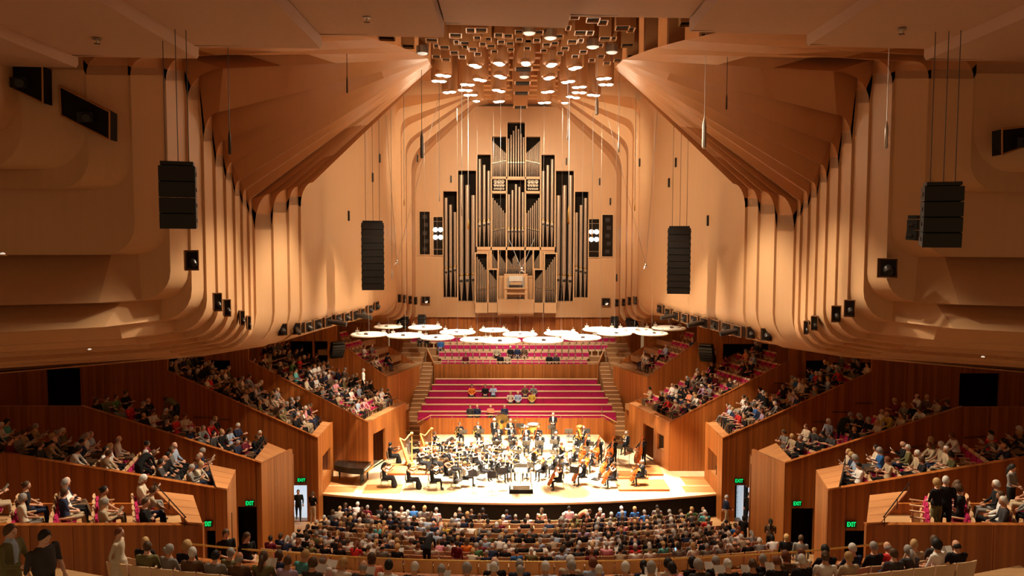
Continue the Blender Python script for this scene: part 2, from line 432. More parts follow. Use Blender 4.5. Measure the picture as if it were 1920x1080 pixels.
# arched beams behind the lamps, either side of the spine
for s in (-1, 1):
    for i in range(5):
        Y = 41.5+i*2.1; z0 = 24.0-0.16*i
        pr = [(s*0.55, Y, 25.2), (s*0.55, Y, z0)]
        pr = [(s*(0.6+1.05*(1-math.cos(math.pi*q/10))), Y, z0+0.75*math.sin(math.pi*q/10)) for q in range(11)]
        m = MB(); m.prism([(s*0.45, Y, 25.2), (s*0.45, Y, z0-0.25), (s*2.9, Y, z0-0.25), (s*2.9, Y, 25.2)], (0, 0.5, 0))
        m.prism([(s*0.6, Y-0.5, z0-0.1)]+[(p[0], p[1]-0.5, p[2]-0.1+0.4) for p in pr]+[(s*2.7, Y-0.5, z0-0.1)], (0, 0.48, 0))
        b = m.obj('trim_'+str(i+1), PLYC); struct(b)

# ---------------------------------------------- ceiling panels over the audience
LIP = [  # near-corner pixels of each panel's lip (left end, right end)
    ((0, 122), (143, 127)), ((140, 106), (370, 110)), ((362, 88), (601, 91)), ((602, 67), (832, 70)), ((835, 46), (1063, 53)),
    ((1069, 31), (1292, 34)), ((1294, 60), (1518, 65)), ((1515, 86), (1738, 92)), ((1736, 113), (1960, 117))]
clg = struct(empty('ceiling', (0, 0, 0)))
for i, (a, b) in enumerate(LIP):
    Y = 24.0
    A, B = W(a[0], a[1], Y), W(b[0], b[1], Y)
    if i == 0: A.x -= 3
    if i == 8: B.x += 3
    dx = 0.35 if i <= 4 else -0.35
    back = -18.0
    lo = [A, B, Vector((B.x, Y+back, B.z)), Vector((A.x, Y+back, A.z))]
    m = MB(); m.prism(lo, (0, 0, 1.3), PANEL)
    m.prism([A+Vector((0, 0.0, -0.0)), B, B+Vector((0, 0.12, 0.12)), A+Vector((0, 0.12, 0.12))], (0, 0, 0.9), PANEL)
    m.obj('panel', None, clg)
    m = MB(); m.span((A.x, Y-0.20, A.z-0.012), (B.x, Y-0.17, A.z), BROWNV); m.obj('joint', None, clg)
# ---------------------------------------------- back wall behind the gallery and organ
YB = 64.5
def ox(d, Y=64.0): return (W(968.6+d, 450, Y).x-W(968.6-d, 450, Y).x)/2
def oz(v, Y=64.0): return W(968.6, v, Y).z
wb = struct(empty('wall_back', (0, 0, 0)))
cols = [(0, 17.4, [(229, 331), (337, 463), (469, 517)]), (17.4, 46, [(256, 331), (336, 358), (363, 463), (469, 517)]),
        (46, 73.2, [(290, 463)]), (73.2, 109, [(320, 565)]), (109, 136, [(359, 558)]), (136, 215, [])]
zbot = oz(595); ztop = 25.0
for s in (-1, 1):
    for (d0, d1, ops) in cols:
        x0, x1 = sorted((s*ox(d0), s*ox(d1)))
        zs = [ztop]+[z for op in ops for z in (oz(op[0]), oz(op[1]))]+[zbot]
        for k in range(0, len(zs), 2):
            m = MB(); m.span((x0, 64.0, zs[k+1]), (x1, 64.7, zs[k])); m.obj('ply_panel', PLY, wb)
m = MB(); m.span((-7, 65.6, 7), (7, 65.7, 24.9)); m.obj('recess_back', VOID, wb)
# wood wall under the ply: vertical boards
zt, zl = zbot+0.05, 2.0
n = 26
for i in range(n):
    x0 = -10.5+21/n*i
    m = MB(); m.span((x0+0.012, 64.2+0.03*(i % 2), zl), (x0+21/n-0.012, 64.6, zt)); m.obj('panel', WX, wb)

# ---------------------------------------------- stepped side boxes
BOXY = [20.5, 27.0, 34.0, 41.2, 46.5, 53.0]
BB = [((384, 985), (1629, 986)), ((428, 919), (1555, 921)), ((492, 868), (1474, 870)), ((597, 819), (1356, 825)), ((690, 792), (1255, 794)), ((722, 706), (1211, 710))]
BC = [((362, 930), (1631, 935)), ((441, 883), (1529, 885)), ((537, 846), (1421, 848)), ((620, 793), (1326, 796)), ((762, 757), (1180, 757)), ((784, 684), (1147, 687))]
BA = [((-60, 985), (1990, 988)), ((-20, 850), (1940, 853)), ((150, 757), (1803, 768)), ((320, 692), (1640, 703)), ((470, 672), (1482, 683)), ((632, 640), (1308, 641))]
BOX = []
for k in range(6):
    Y = BOXY[k]
    xb, zb = mz(BB[k][0], BB[k][1], Y); xa, za = mz(BA[k][0], BA[k][1], Y)
    cl, crr = WZ(*BC[k][0], zb), WZ(*BC[k][1], zb)
    BOX.append(dict(Y=Y, xb=xb, zb=zb, xa=xa, za=za, xc=(crr.x-cl.x)/2, yc=(cl.y+crr.y)/2))
    print('box', k+1, {q: round(v, 2) for q, v in BOX[-1].items()})
WALLX = 27.0; TOPZ = 12.5
def ztop_long(b, x):      # parapet height of the long wall at half width x
    if x >= b['xa']+0.05: return b['full']
    return b['zb']+(b['za']-b['zb'])*max(0, (x-b['xb']))/(b['xa']-b['xb'])
FULL = [None, None, None, 10.6, 10.2, 10.2]
DOORS = {  # box wall index, side -> openings given by pixels (u0,u1,vtop,vbottom)
    (1, -1): [(388, 405, 995, 1060)], (1, 1): [(1583, 1629, 995, 1060)],
    (2, -1): [(447, 483, 950, 1055)], (2, 1): [(1482, 1523, 953, 1055)],
    (3, -1): [(88, 152, 690, 762), (541, 576, 910, 977)], (3, 1): [(1797, 1872, 700, 775), (1377, 1398, 910, 978), (1398, 1417, 914, 978)],
    (4, -1): [(318, 384, 670, 745), (397, 432, 676, 740)], (4, 1): [(1510, 1546, 676, 745), (1560, 1637, 680, 745)],
    (5, -1): [(545, 586, 640, 700), (590, 614, 640, 680)], (5, 1): [(1334, 1343, 655, 690), (1355, 1440, 645, 700)]}
for k, b in enumerate(BOX):
    b['full'] = FULL[k] if FULL[k] else b['za']
    for s, side in SIDES:
        root = struct(empty('wall_'+side, (0, 0, 0)))
        Y = b['Y']; lowz = -1.3 if k != 5 else 0.0
        if k == 0: lowz = 4.0
        ops = []
        for (u0, u1, v0, v1) in DOORS.get((k, s), []):
            xa_, xb_ = sorted((abs(W(u0, v1, Y).x), abs(W(u1, v1, Y).x)))
            ops.append((xa_, xb_, W((u0+u1)/2, v0, Y).z, W((u0+u1)/2, v1, Y).z, u0, u1))
        cuts = {b['xb'], b['xa'], WALLX}
        for o in ops: cuts |= {o[0], o[1]}
        cuts = sorted(c for c in cuts if b['xb'] <= c <= WALLX)
        xs = []
        for a, c in zip(cuts, cuts[1:]):
            nseg = max(1, round((c-a)/1.25))
            xs += [(lerp(a, c, i/nseg), lerp(a, c, (i+1)/nseg)) for i in range(nseg)]
        for (x0, x1) in xs:
            if x1-x0 < 0.02: continue
            xm = (x0+x1)/2; z0 = z1 = lowz
            g = 0.008
            op = [o for o in ops if o[0]-0.01 <= xm <= o[1]+0.01]
            t0, t1 = ztop_long(b, x0+1e-3), ztop_long(b, x1-1e-3)
            if x0 >= b['xa']-1e-3: t0 = t1 = b['full']
            pieces = [(lowz, t0, t1)] if not op else ([(op[0][2], t0, t1)]+([(lowz, op[0][3], op[0][3])] if op[0][3] > lowz+0.05 else []))
            for (zl_, ta, tb) in pieces:
                if min(ta, tb) <= zl_: continue
                m = MB()
                m.prism([(s*(x0+g), Y, zl_), (s*(x1-g), Y, zl_), (s*(x1-g), Y, tb), (s*(x0+g), Y, ta)], (0, 0.14, 0))
                m.obj('panel', WX, root)
        # lobby behind each opening
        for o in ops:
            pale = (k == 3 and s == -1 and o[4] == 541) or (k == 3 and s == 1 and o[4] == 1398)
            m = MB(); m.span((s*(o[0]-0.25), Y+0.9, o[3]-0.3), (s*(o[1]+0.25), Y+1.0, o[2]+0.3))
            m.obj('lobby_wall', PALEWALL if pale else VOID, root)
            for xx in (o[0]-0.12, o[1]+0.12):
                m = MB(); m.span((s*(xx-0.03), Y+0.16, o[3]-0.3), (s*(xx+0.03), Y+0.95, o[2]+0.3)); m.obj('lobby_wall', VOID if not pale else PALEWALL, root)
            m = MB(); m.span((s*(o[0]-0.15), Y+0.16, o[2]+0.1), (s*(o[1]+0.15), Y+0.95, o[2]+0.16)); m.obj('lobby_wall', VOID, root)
        # parapet edge strip
        m = MB(); m.prism([(s*b['xb'], Y-0.03, b['zb']), (s*b['xa'], Y-0.03, b['za']), (s*b['xa'], Y-0.03, b['za']+0.03), (s*b['xb'], Y-0.03, b['zb']+0.03)], (0, 0.2, 0))
        m.obj('parapet_cap', WX, root)
        # front wall B->C of upright boards
        B = Vector((s*b['xb'], Y, 0)); Cc = Vector((s*b['xc'], b['yc'], 0)); L = (Cc-B).length; fd = (Cc-B)/L
        nin = Vector((-s*abs(fd.y), s*fd.x*s*0, 0)); nin = Vector((fd.y*-s, -fd.x*-s, 0))   # towards the centre line
        if nin.x*s > 0: nin = -nin
        b[s] = (B, Cc, fd, nin)
        ext = {0: 5.0, 1: 5.0, 2: 5.5, 3: 4.9, 4: 3.5, 5: 3.2}[k]
        tot = L+(0.5 if k in (2, 3) else 0.0)
        fr = struct(empty('wall_'+side, (0, 0, 0)))
        nb = max(3, round(tot/0.52)); lz = {0: 4.0, 5: 0.0}.get(k, -1.3)
        holes = []
        if k == 4:   # doorway and lectern window towards the stage
            holes = [(0.36, 0.62, 0.0, 2.15), (0.12, 0.27, 1.0, 2.0)] if s == 1 else [(0.12, 0.42, 0.0, 2.1)]
        if k == 3: holes = [(0.28, 0.8, 0.75, 2.1)]
        cuts = sorted({i/nb for i in range(nb+1)} | {h for q in holes for h in q[:2]})
        for a, c in zip(cuts, cuts[1:]):
            if c-a < 0.004: continue
            mid = (a+c)/2; hh = [h for h in holes if h[0] <= mid <= h[1]]
            P0 = B+fd*(a*tot+0.006); P1 = B+fd*(c*tot-0.006); back = -nin*0.14
            pcs = [(lz, b['zb'])]
            for h in hh: pcs = [(lz, h[2]), (h[3], b['zb'])]
            for (z0, z1) in pcs:
                if z1-z0 < 0.02: continue
                m = MB(); m.prism([P0+Vector((0, 0, z0)), P1+Vector((0, 0, z0)), P1+Vector((0, 0, z1)), P0+Vector((0, 0, z1))], back)
                m.obj('board', WY, fr)
        for h in holes:
            P0 = B+fd*(h[0]*tot-0.2)-nin*1.0; P1 = B+fd*(h[1]*tot+0.2)-nin*1.0
            m = MB(); m.prism([P0+Vector((0, 0, h[2]-0.1)), P1+Vector((0, 0, h[2]-0.1)), P1+Vector((0, 0, h[3]+0.2)), P0+Vector((0, 0, h[3]+0.2))], -nin*0.05)
            m.obj('recess_back', BROWNV, fr)
            Q0 = B+fd*(h[0]*tot)-nin*0.14; Q1 = B+fd*(h[1]*tot)-nin*0.14
            if h[2] > 0.1:
                m = MB(); m.prism([Q0+Vector((0, 0, h[2]-0.06)), Q1+Vector((0, 0, h[2]-0.06)), Q1-nin*0.85+Vector((0, 0, h[2]-0.06)), Q0-nin*0.85+Vector((0, 0, h[2]-0.06))], (0, 0, 0.06))
                m.obj('recess_sill', WLID, fr)
        # sloping capping boards behind the front
        wn, wf, dz = (0.35, 1.0, 0.28) if k < 3 else (0.45, 0.5, 0.06)
        if k < 5:
            nbd = 4
            for i in range(nbd):
                t0, t1 = i/nbd+0.004, (i+1)/nbd-0.004
                def pt(t, q): return B+fd*(t*L)-nin*(q*lerp(wn, wf, t))+Vector((0, 0, b['zb']+0.02+q*dz*lerp(0.3, 1, t)))
                m = MB(); m.prism([pt(t0, 0), pt(t1, 0), pt(t1, 1), pt(t0, 1)], (0, 0, 0.05)); m.obj('capping_board', WLID, fr)
        # rail along the capping
        rl = empty('front_rail', (B+(-nin)*0.5).to_tuple()[:2]+(b['zb'],), 0, 'dark metal front rail of the '+ordn(k)+' box from the camera, '+side+' side', 'rail', 'front rails of the boxes')
        off = Vector(rl.location)
        p0 = B-nin*(wn+0.06)+Vector((0, 0, b['zb']+0.30))-off; p1 = Cc-nin*(wf+0.06)+Vector((0, 0, b['zb']+0.34+dz))-off
        m = MB(); m.tube([p0, p1], 0.018, 6); m.obj('handrail', EBONY, rl)
        for t in (0.04, 0.5, 0.96):
            p = p0.lerp(p1, t); m = MB(); m.tube([p, p-Vector((0, 0, 0.30))], 0.012, 6); m.obj('post', EBONY, rl)
# terraces inside the boxes: shallow strips of tiered rows behind the long parapets
NROW = [7, 8, 9, 8, 8, 6]; PITCH = [1.02, 1.05, 1.0, 0.95, 0.93, 0.93]; BSC = [1.06, 1.05, 1.04, 1.02, 1.0, 1.0]
def box_floor(k, s, i):
    b = BOX[k]; B, Cc, fd, nin = b[s]
    d = 1.3+PITCH[k]*i
    m_ = (b['za']-b['zb'])/(b['xa']-b['xb'])
    return b['zb']-0.88+m_*d*abs(nin.x)*0.98
for k, b in enumerate(BOX):
    b['ns'] = max(4, int(((b[1][1]-b[1][0]).length+0.75)/0.57)); print('seats', k, b['ns'], round((b[1][1]-b[1][0]).length, 2))
    for s, side in SIDES:
        B, Cc, fd, nin = b[s]; dep = 0.5+0.57*b['ns']+0.15
        for i in range(NROW[k]+1):
            z = box_floor(k, s, i); d0 = 0.85+PITCH[k]*i if i else 0.3; d1 = 0.85+PITCH[k]*(i+1) if i < NROW[k] else d0+3
            if i > 0 and b['xb']+d0 > b['xa']+0.3: continue
            q = []
            for (d, t) in ((d0, 0), (d1, 0), (d1, 1), (d0, 1)):
                base = B-nin*d
                if t == 0: base = base+fd*((b['Y']+0.14-base.y)/fd.y)
                else: base = base+fd*((b['Y']+0.14-base.y)/fd.y+dep)
                q.append(base+Vector((0, 0, z-0.4)))
            m = MB(); m.prism(q, (0, 0, 0.4)); fl = struct(m.obj('floor', STALLF))
        # low back wall of the strip
        P = [];
        for d in (0.3, 0.5+PITCH[k]*(NROW[k])):
            base = B-nin*d; base = base+fd*((b['Y']+0.14-base.y)/fd.y+dep+0.02); P.append((base, box_floor(k, s, (d-1.3)/PITCH[k])))
        m = MB(); m.prism([P[0][0]+Vector((0, 0, -1.3 if k else 3)), P[1][0]+Vector((0, 0, -1.3 if k else 3)), P[1][0]+Vector((0, 0, P[1][1]+0.35)), P[0][0]+Vector((0, 0, P[0][1]+0.35))], (0, 0.1, 0)); struct(m.obj('wall_'+side, WX))
# ---------------------------------------------- stalls floor, stage, choir, stairs
RAD = 44.0
def arcY(yc, x): return yc+x*x/(2*RAD)
def stall_z(i): return -1.2+0.08*i+0.008*i*i
NST = 12
for i in range(NST):
    yc = 39.75-0.95*i; m = MB(); rows = []
    fr, bk = [], []
    for q in range(17):
        x = lerp(-13.0, 13.0, q/16)
        fr.append((x, arcY(yc+0.45, x), stall_z(i))); bk.append((x, arcY(yc-0.5, x), stall_z(i)))
    m.loft([fr, bk]); m.loft([[(p[0], p[1], p[2]-0.4) for p in fr], fr])
    struct(m.obj('floor', STALLF, fix=False))
m = MB(); m.span((-28, 22, -1.36), (28, 43, -1.3)); struct(m.obj('floor', STALLF))
# stage
arc = [(lerp(-11.2, 11.2, i/24), 40.72+(lerp(-11.2, 11.2, i/24)**2)/(2*39.0), 0) for i in range(25)]
m = MB(); m.prism([Vector(p) for p in arc]+[Vector(p) for p in ((11.9, 46.7, 0), (9.3, 46.8, 0), (7.6, 54, 0), (-7.6, 54, 0), (-9.3, 46.8, 0), (-11.9, 46.7, 0))], (0, 0, -0.08))
stg = m.obj('stage_floor', FLOOR); struct(stg); stg.name = 'floor'
m = MB(); m.loft([[(p[0], p[1]+0.05, -0.08) for p in arc], [(p[0], p[1]+0.05, -1.3) for p in arc]])
fs = m.obj('wall_front', DRAPE, fix=False); struct(fs)
m = MB(); m.prism([Vector((p[0], p[1]-0.02, 0.01)) for p in arc]+[Vector((p[0], p[1]+0.06, 0.01)) for p in reversed(arc)], (0, 0, -0.1)); struct(m.obj('trim_6', WEDGE))
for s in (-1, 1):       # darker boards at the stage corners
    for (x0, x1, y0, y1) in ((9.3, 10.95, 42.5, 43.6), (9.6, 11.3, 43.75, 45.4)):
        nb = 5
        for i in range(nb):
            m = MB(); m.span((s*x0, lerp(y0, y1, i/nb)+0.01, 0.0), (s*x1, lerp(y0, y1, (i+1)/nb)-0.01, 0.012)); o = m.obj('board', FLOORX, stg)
# risers for the wind players
RIS_A, RIS_B = 0.28, 0.5
def riser(name, pts, z0, z1, lab):
    e = empty(name, (0, 0, z0), 0, lab, 'stage riser')
    m = MB(); m.prism([Vector((p[0], p[1], z1-z0-0.05)) for p in pts], (0, 0, 0.05)); m.obj('deck', FLOOR, e)
    m = MB(); m.prism([Vector((p[0]*0.995, p[1]+0.02, 0)) for p in pts], (0, 0, z1-z0-0.05)); m.obj('fascia', GREY, e)
riser('stage_riser', [(-4.9, 47.9), (4.9, 47.9), (5.6, 49.6), (-5.6, 49.6)], 0, RIS_A, 'low stage riser with grey fascia under the woodwind rows')
riser('stage_riser', [(-5.6, 49.62), (5.6, 49.62), (5.9, 51.5), (5.7, 53.46), (-5.7, 53.46), (-5.9, 51.5)], 0, RIS_B, 'higher stage riser with grey fascia under the brass and timpani')
# choir stalls
YC = 53.5
zc = W(968, 784, YC).z; hc = HX(806, 1131, 784, YC)
wc = struct(empty('wall_front', (0, 0, 0)))
nb = 16
for i in range(nb):
    x0, x1 = lerp(-hc, hc, i/nb)+0.006, lerp(-hc, hc, (i+1)/nb)-0.006
    m = MB(); m.span((x0, YC, 0), (x1, YC+0.12, zc)); m.obj('panel', WX, wc)
for s in (-1, 1):
    hx_, yy_ = HX(786, 1153, 800, 51.8), 51.8
    for i in range(3):
        a = Vector((s*lerp(hc, hx_, i/3), lerp(YC, yy_, i/3), 0)); c = Vector((s*lerp(hc, hx_, (i+1)/3), lerp(YC, yy_, (i+1)/3)+0.01, 0))
        zt0, zt1 = lerp(zc, zc-0.15, i/3), lerp(zc, zc-0.15, (i+1)/3)
        m = MB(); m.prism([a, c, c+Vector((0, 0, zt1)), a+Vector((0, 0, zt0))], (0, 0.12, 0)); m.obj('panel', WX, wc)
rl = empty('front_rail', (0, YC, zc), 0, 'pale rail along the choir stalls parapet behind the timpani', 'rail')
m = MB(); m.tube([(-hc-0.75, -1.4, 0.02), (-hc, 0, 0.2), (hc, 0, 0.2), (hc+0.75, -1.4, 0.02)], 0.035, 6); m.obj('handrail', WEDGE, rl)
for i in range(9):
    m = MB(); x = lerp(-hc, hc, i/8); m.tube([(x, 0, 0.2), (x, 0, 0)], 0.015, 6); m.obj('post', STEEL, rl)
CHV = [771, 758, 745.5, 733, 721, 710]; CHU = [(782, 1152), (789, 1145), (795, 1137.5), (802, 1130.5), (808, 1124), (814, 1117)]
CHZ = []
for i in range(6):
    Y = 54.55+0.84*i; zt_ = W(968, CHV[i], Y).z; hx_ = HX(CHU[i][0], CHU[i][1], CHV[i], Y); CHZ.append((Y, zt_, hx_))
    e = empty('choir_bench', (0, Y, zt_-0.85), 0, 'magenta upholstered choir bench with pale timber top, %s row up from the stage' % ordn(i), 'bench', 'choir benches')
    nseg = 14
    for q in range(nseg):
        x0, x1 = lerp(-hx_, hx_, q/nseg)+0.006, lerp(-hx_, hx_, (q+1)/nseg)-0.006
        m = MB(); m.span((x0, -0.10, 0.33), (x1, 0.0, 0.80)); m.obj('back_cushion', MAG, e)
    m = MB(); m.span((-hx_, -0.12, 0.80), (hx_, 0.10, 0.86)); m.obj('top_rail', WEDGE, e)
    m = MB(); m.span((-hx_, -0.52, 0.33), (hx_, -0.1, 0.43)); m.obj('seat_cushion', MAG, e)
    m = MB(); m.span((-hx_, -0.48, 0), (hx_, 0.0, 0.33)); m.obj('plinth', WX, e)
    m = MB(); m.span((-hx_-0.05, 0.0, 0), (hx_+0.05, 0.08, 0.80)); m.obj('back_board', WX, e)
    m = MB(); m.span((-hx_, Y-0.74, zt_-2.2), (hx_, Y+0.12, zt_-0.85)); struct(m.obj('floor', STEP))
# gallery parapet
YG = 59.6; zg = W(968, 683, YG).z; hg = HX(811, 1120, 683, YG)
wg = struct(empty('wall_front', (0, 0, 0))); nb = 18
for i in range(nb):
    x0, x1 = lerp(-hg, hg, i/nb)+0.006, lerp(-hg, hg, (i+1)/nb)-0.006
    m = MB(); m.span((x0, YG, 0.5), (x1, YG+0.12, zg)); m.obj('panel', WX, wg)
for s in (-1, 1):
    a = Vector((s*hg, YG, 0.5)); c = Vector((s*(hg+0.75), YG+2.2, 0.5))
    m = MB(); m.prism([a, c, c+Vector((0, 0, zg+0.75-0.5)), a+Vector((0, 0, zg-0.5))], (-s*0.1, 0.05, 0)); m.obj('panel', WY, wg)
rl = empty('front_rail', (0, YG, zg), 0, 'pale rail along the organ gallery parapet above the choir benches', 'rail')
m = MB(); m.tube([(-hg-0.75, 2.2, 1.0), (-hg, 0, 0.18), (hg, 0, 0.18), (hg+0.75, 2.2, 1.0)], 0.035, 6); m.obj('handrail', WEDGE, rl)
for i in range(11):
    m = MB(); x = lerp(-hg, hg, i/10); m.tube([(x, 0, 0.18), (x, 0, 0)], 0.015, 6); m.obj('post', STEEL, rl)
GROW = []   # gallery rows: Y, floor z, half width left/right px
for i, (v, ul, ur) in enumerate(((679, 827, 1102), (665, 822, 1105), (651, 820, 1140), (637, 770, 1155))):
    Y = 60.5+0.95*i; zc_ = W(968, v, Y).z; GROW.append((Y, zc_-0.68, W(ul, v, Y).x, W(ur, v, Y).x))
    m = MB(); m.span((-8.2, Y-0.60, zc_-2.0), (8.2, Y+0.37, zc_-0.68)); struct(m.obj('floor', STEP))
    m = MB(); m.span((W(ul-8, v, Y).x, Y-0.60, zc_-0.70), (W(ur+8, v, Y).x, Y-0.50, zc_-0.64)); struct(m.obj('trim_7', WEDGE))
# stairs at both sides of the choir
for s, side in SIDES:
    e = struct(empty('floor', (0, 0, 0)))
    n = 20
    for i in range(n):
        t = i/(n-1); Y = lerp(52.0, 60.1, t); z = lerp(0.12, 4.5, t); xi = lerp(hc+0.72, hg+0.05, t); xo = xi+lerp(1.15, 1.0, t)
        m = MB(); m.span((s*xi, Y, z-1.0), (s*xo, Y+0.5, z-0.03)); m.obj('tread', STEP, e)
        m = MB(); m.span((s*xi, Y-0.02, z-0.03), (s*xo, Y+0.10, z)); m.obj('nosing', WEDGE, e)
    for i in range(6):
        m = MB(); Y = 58.6+0.9*i; z = 4.3+0.26*i; m.span((s*(hg+0.9), Y, z-1.2), (s*(hg+2.8), Y+0.95, z)); m.obj('tread', STEP, e)
        m = MB(); m.span((s*(hg+0.9), Y-0.02, z), (s*(hg+2.8), Y+0.08, z+0.03)); m.obj('nosing', WEDGE, e)
# circle parapet just in front of the nearest rows
m = MB(); a_ = [(lerp(-9.0, 9.0, i/24), 18.25+(lerp(-9.0, 9.0, i/24)**2)/70, 6.0) for i in range(25)]
m.loft([[(p[0], p[1], 3) for p in a_], a_]); m.loft([a_, [(p[0], p[1]-0.25, p[2]) for p in a_]]); struct(m.obj('wall_front', WX, fix=False))
rl = empty('front_rail', (0, 18.2, 6.0), 0, 'long thin rail along the parapet ahead of the nearest audience row', 'rail')
m = MB(); m.tube([(p[0], p[1]-18.2, 0.33) for p in a_], 0.025, 6); m.obj('handrail', BRASS, rl)
for p in a_[::2]:
    m = MB(); m.tube([(p[0], p[1]-18.2, 0.33), (p[0], p[1]-18.2, 0)], 0.014, 6); m.obj('post', BRASS, rl)
CIRC = [(17.25, 5.42), (16.3, 5.72)]
for (y, z) in CIRC:
    a_ = [(lerp(-13, 13, i/16), y+(lerp(-13, 13, i/16)**2)/70, z) for i in range(17)]
    m = MB(); m.loft([[(p[0], p[1]+0.5, p[2]) for p in a_], [(p[0], p[1]-0.48, p[2]) for p in a_]]); struct(m.obj('floor', STALLF, fix=False))

# outer lobby walls behind the boxes and above them
for s, side in SIDES:
    for (a, b_) in (((s*9.9, 59.5, 0), (s*27, 59.6, 10.5)), ((s*27.0, 8, 0), (s*27.1, 66, 26))):
        m = MB(); m.span(a, b_); struct(m.obj('wall_'+side, WX))

# black lighting windows cut into the nearest shells
for (s, q, Y, lab) in ((-1, ((-10, 122), (79, 124), (80, 193), (-10, 150)), 24.2, 'outermost'), (-1, ((111, 161), (205, 209), (205, 262), (114, 216)), 24.75, 'inner'), (1, ((1879, 242), (1940, 235), (1940, 268), (1879, 290)), 23.9, 'right')):
    P = [W(u, v, Y) for u, v in q]; c = sum(P, Vector())/4
    e = empty('light_window', c, 0, 'slanted black lighting window in the near ply shell, %s' % lab, 'window')
    m = MB(); m.prism([p-c for p in P], (0, 0.5, 0)); m.obj('recess', VOID, e)
    for i in range(4):
        m = MB(); m.tube([P[i]-c, P[(i+1) % 4]-c], 0.03, 4); m.obj('reveal', PLYC, e)
    m = MB(); m.box((0.1, -0.05, -0.15), (0.5, 0.3, 0.3)); m.tube([(0.1, -0.1, -0.1), (0.2, -0.3, -0.2)], 0.13, 10); m.obj('spotlight', BLACK, e)
# ================================================================== ORGAN
org = empty('pipe_organ', (0, 64.0, oz(595)), 0, 'great pipe organ in a stepped pale ply case on the rear wall', 'organ')
OO = Vector(org.location)
def rail_(a, b, mat=WEDGE, name='case_rail'):
    m = MB(); m.span(Vector(a)-OO, Vector(b)-OO); return m.obj(name, mat, org)
def pipe(x, y, zfoot, zmouth, ztop_, r):
    m = MB(); c = Vector((x, y, 0))-OO
    m.lathe([(r*0.28, zfoot), (r*0.98, zmouth-r*1.2), (r, zmouth-r*1.0), (r, ztop_), (r*0.9, ztop_), (r*0.88, ztop_-r*0.6)], c, 12, TIN)
    m.box(c+Vector((0, -r*0.99, zmouth-r*0.1)), (r*1.35, r*0.14, r*1.1), EBONY)
    m.box(c+Vector((0, -r*1.02, zmouth+r*1.35)), (r*1.5, r*0.18, r*1.5), TIN)
    m.lathe([(r*1.04, zmouth+r*2.2), (r*1.06, zmouth+r*2.7), (r*1.0, zmouth+r*3.0)], c, 12, BRASS)
    return m.obj('pipe', None, org, smooth='auto')
def bay(s, d0, d1, vbot, vtop, n, tops, mouths, Y=64.1, rr=0.36, back=True):
    """one compartment: n pipes from half-distance d0 to d1 (photo px) on side s, tops/mouths given at both ends (px)"""
    for i in range(n):
        t = (i+0.5)/n; d = lerp(d0, d1, t)
        vt = tops[i] if len(tops) == n else lerp(tops[0], tops[-1], i/(n-1))
        vm = mouths[i] if len(mouths) == n else lerp(mouths[0], mouths[-1], i/(n-1))
        w = abs(ox(d1, Y)-ox(d0, Y))/n
        pipe(s*ox(d, Y), Y+0.3, oz(vbot, Y), oz(vm, Y), oz(vt, Y), w*rr)
for s in (-1, 1):
    bay(s, 135.3, 110, 558, 359, 3, (371, 384, 398), (511, 509, 507))
    bay(s, 108, 74.5, 565, 320, 3, (328, 347, 366), (527, 526, 525))
    bay(s, 72, 47, 463, 290, 3, (298, 309, 320), (424, 422, 420))
    bay(s, 45, 18.3, 331, 256, 10, (264, 286), (307, 302), rr=0.40)
    bay(s, 45, 18.3, 463, 363, 7, (371, 399), (434, 429), rr=0.34)
    bay(s, 46.5, 33.5, 517, 469, 7, (474, 492), (506, 505), rr=0.34)
    bay(s, 32, 19, 517, 469, 7, (476, 493), (506, 505), rr=0.34)
    # horizontal bell rank between rails
    for r_, cnt in enumerate((3, 4, 5)):
        for i in range(cnt):
            z = oz(341+6.5*r_); x = s*ox(lerp(41.5, 21.5, (i+0.5)/cnt)); rad = (0.15, 0.12, 0.09)[r_]
            m = MB(); m.lathe([(rad*0.25, -0.1), (rad*0.5, 0.0), (rad*0.7, 0.35), (rad, 0.5), (rad*0.9, 0.5), (rad*0.3, 0.2)], Vector((x, 64.35, z))-OO, 10, TIN, Matrix.Rotation(math.radians(90), 3, 'X'))
            m.obj('reed_bell', None, org, smooth='auto')
def mid(n, vb, tops, vm, d, rr):
    for i in range(n):
        x = lerp(-ox(d), ox(d), (i+0.5)/n); w = 2*ox(d)/n
        pipe(x, 64.4, oz(vb), oz(vm), oz(tops[i]), w*rr)
mid(7, 331, (259, 252, 244, 235, 241, 250, 256), 306, 16.4, 0.36)
mid(5, 463, (364, 356, 345, 350, 360), 434, 16.4, 0.36)
mid(16, 517, (484, 486, 489, 492, 495, 484, 481, 478, 480, 484, 495, 492, 489, 487, 485, 483), 506, 16.5, 0.36)
# frames between the compartments
def vpost(d, v0, v1, w=0.055, Y0=63.9):
    for s in (-1, 1):
        x = s*ox(d); rail_((x-w, Y0, oz(v1)), (x+w, 64.02, oz(v0)), name='case_post')
def hrail(d0, d1, v, h=0.05, Y0=63.9):
    for s in ((-1, 1) if d0 > 0 else (1,)):
        if d0 > 0: a, b_ = sorted((s*ox(d0), s*ox(d1)))
        else: a, b_ = -ox(d1), ox(d1)
        rail_((a, Y0, oz(v)-h), (b_, 64.02, oz(v)+h))
for (d, a, b_) in ((17.4, 229, 517), (46, 256, 517), (73.2, 290, 463), (109, 320, 565), (32.8, 469, 517)): vpost(d, a, b_)
hrail(0, 46, 333.5, 0.08); hrail(17.4, 46, 360.5, 0.08); hrail(0, 73, 466, 0.12); hrail(0, 46, 519, 0.06)
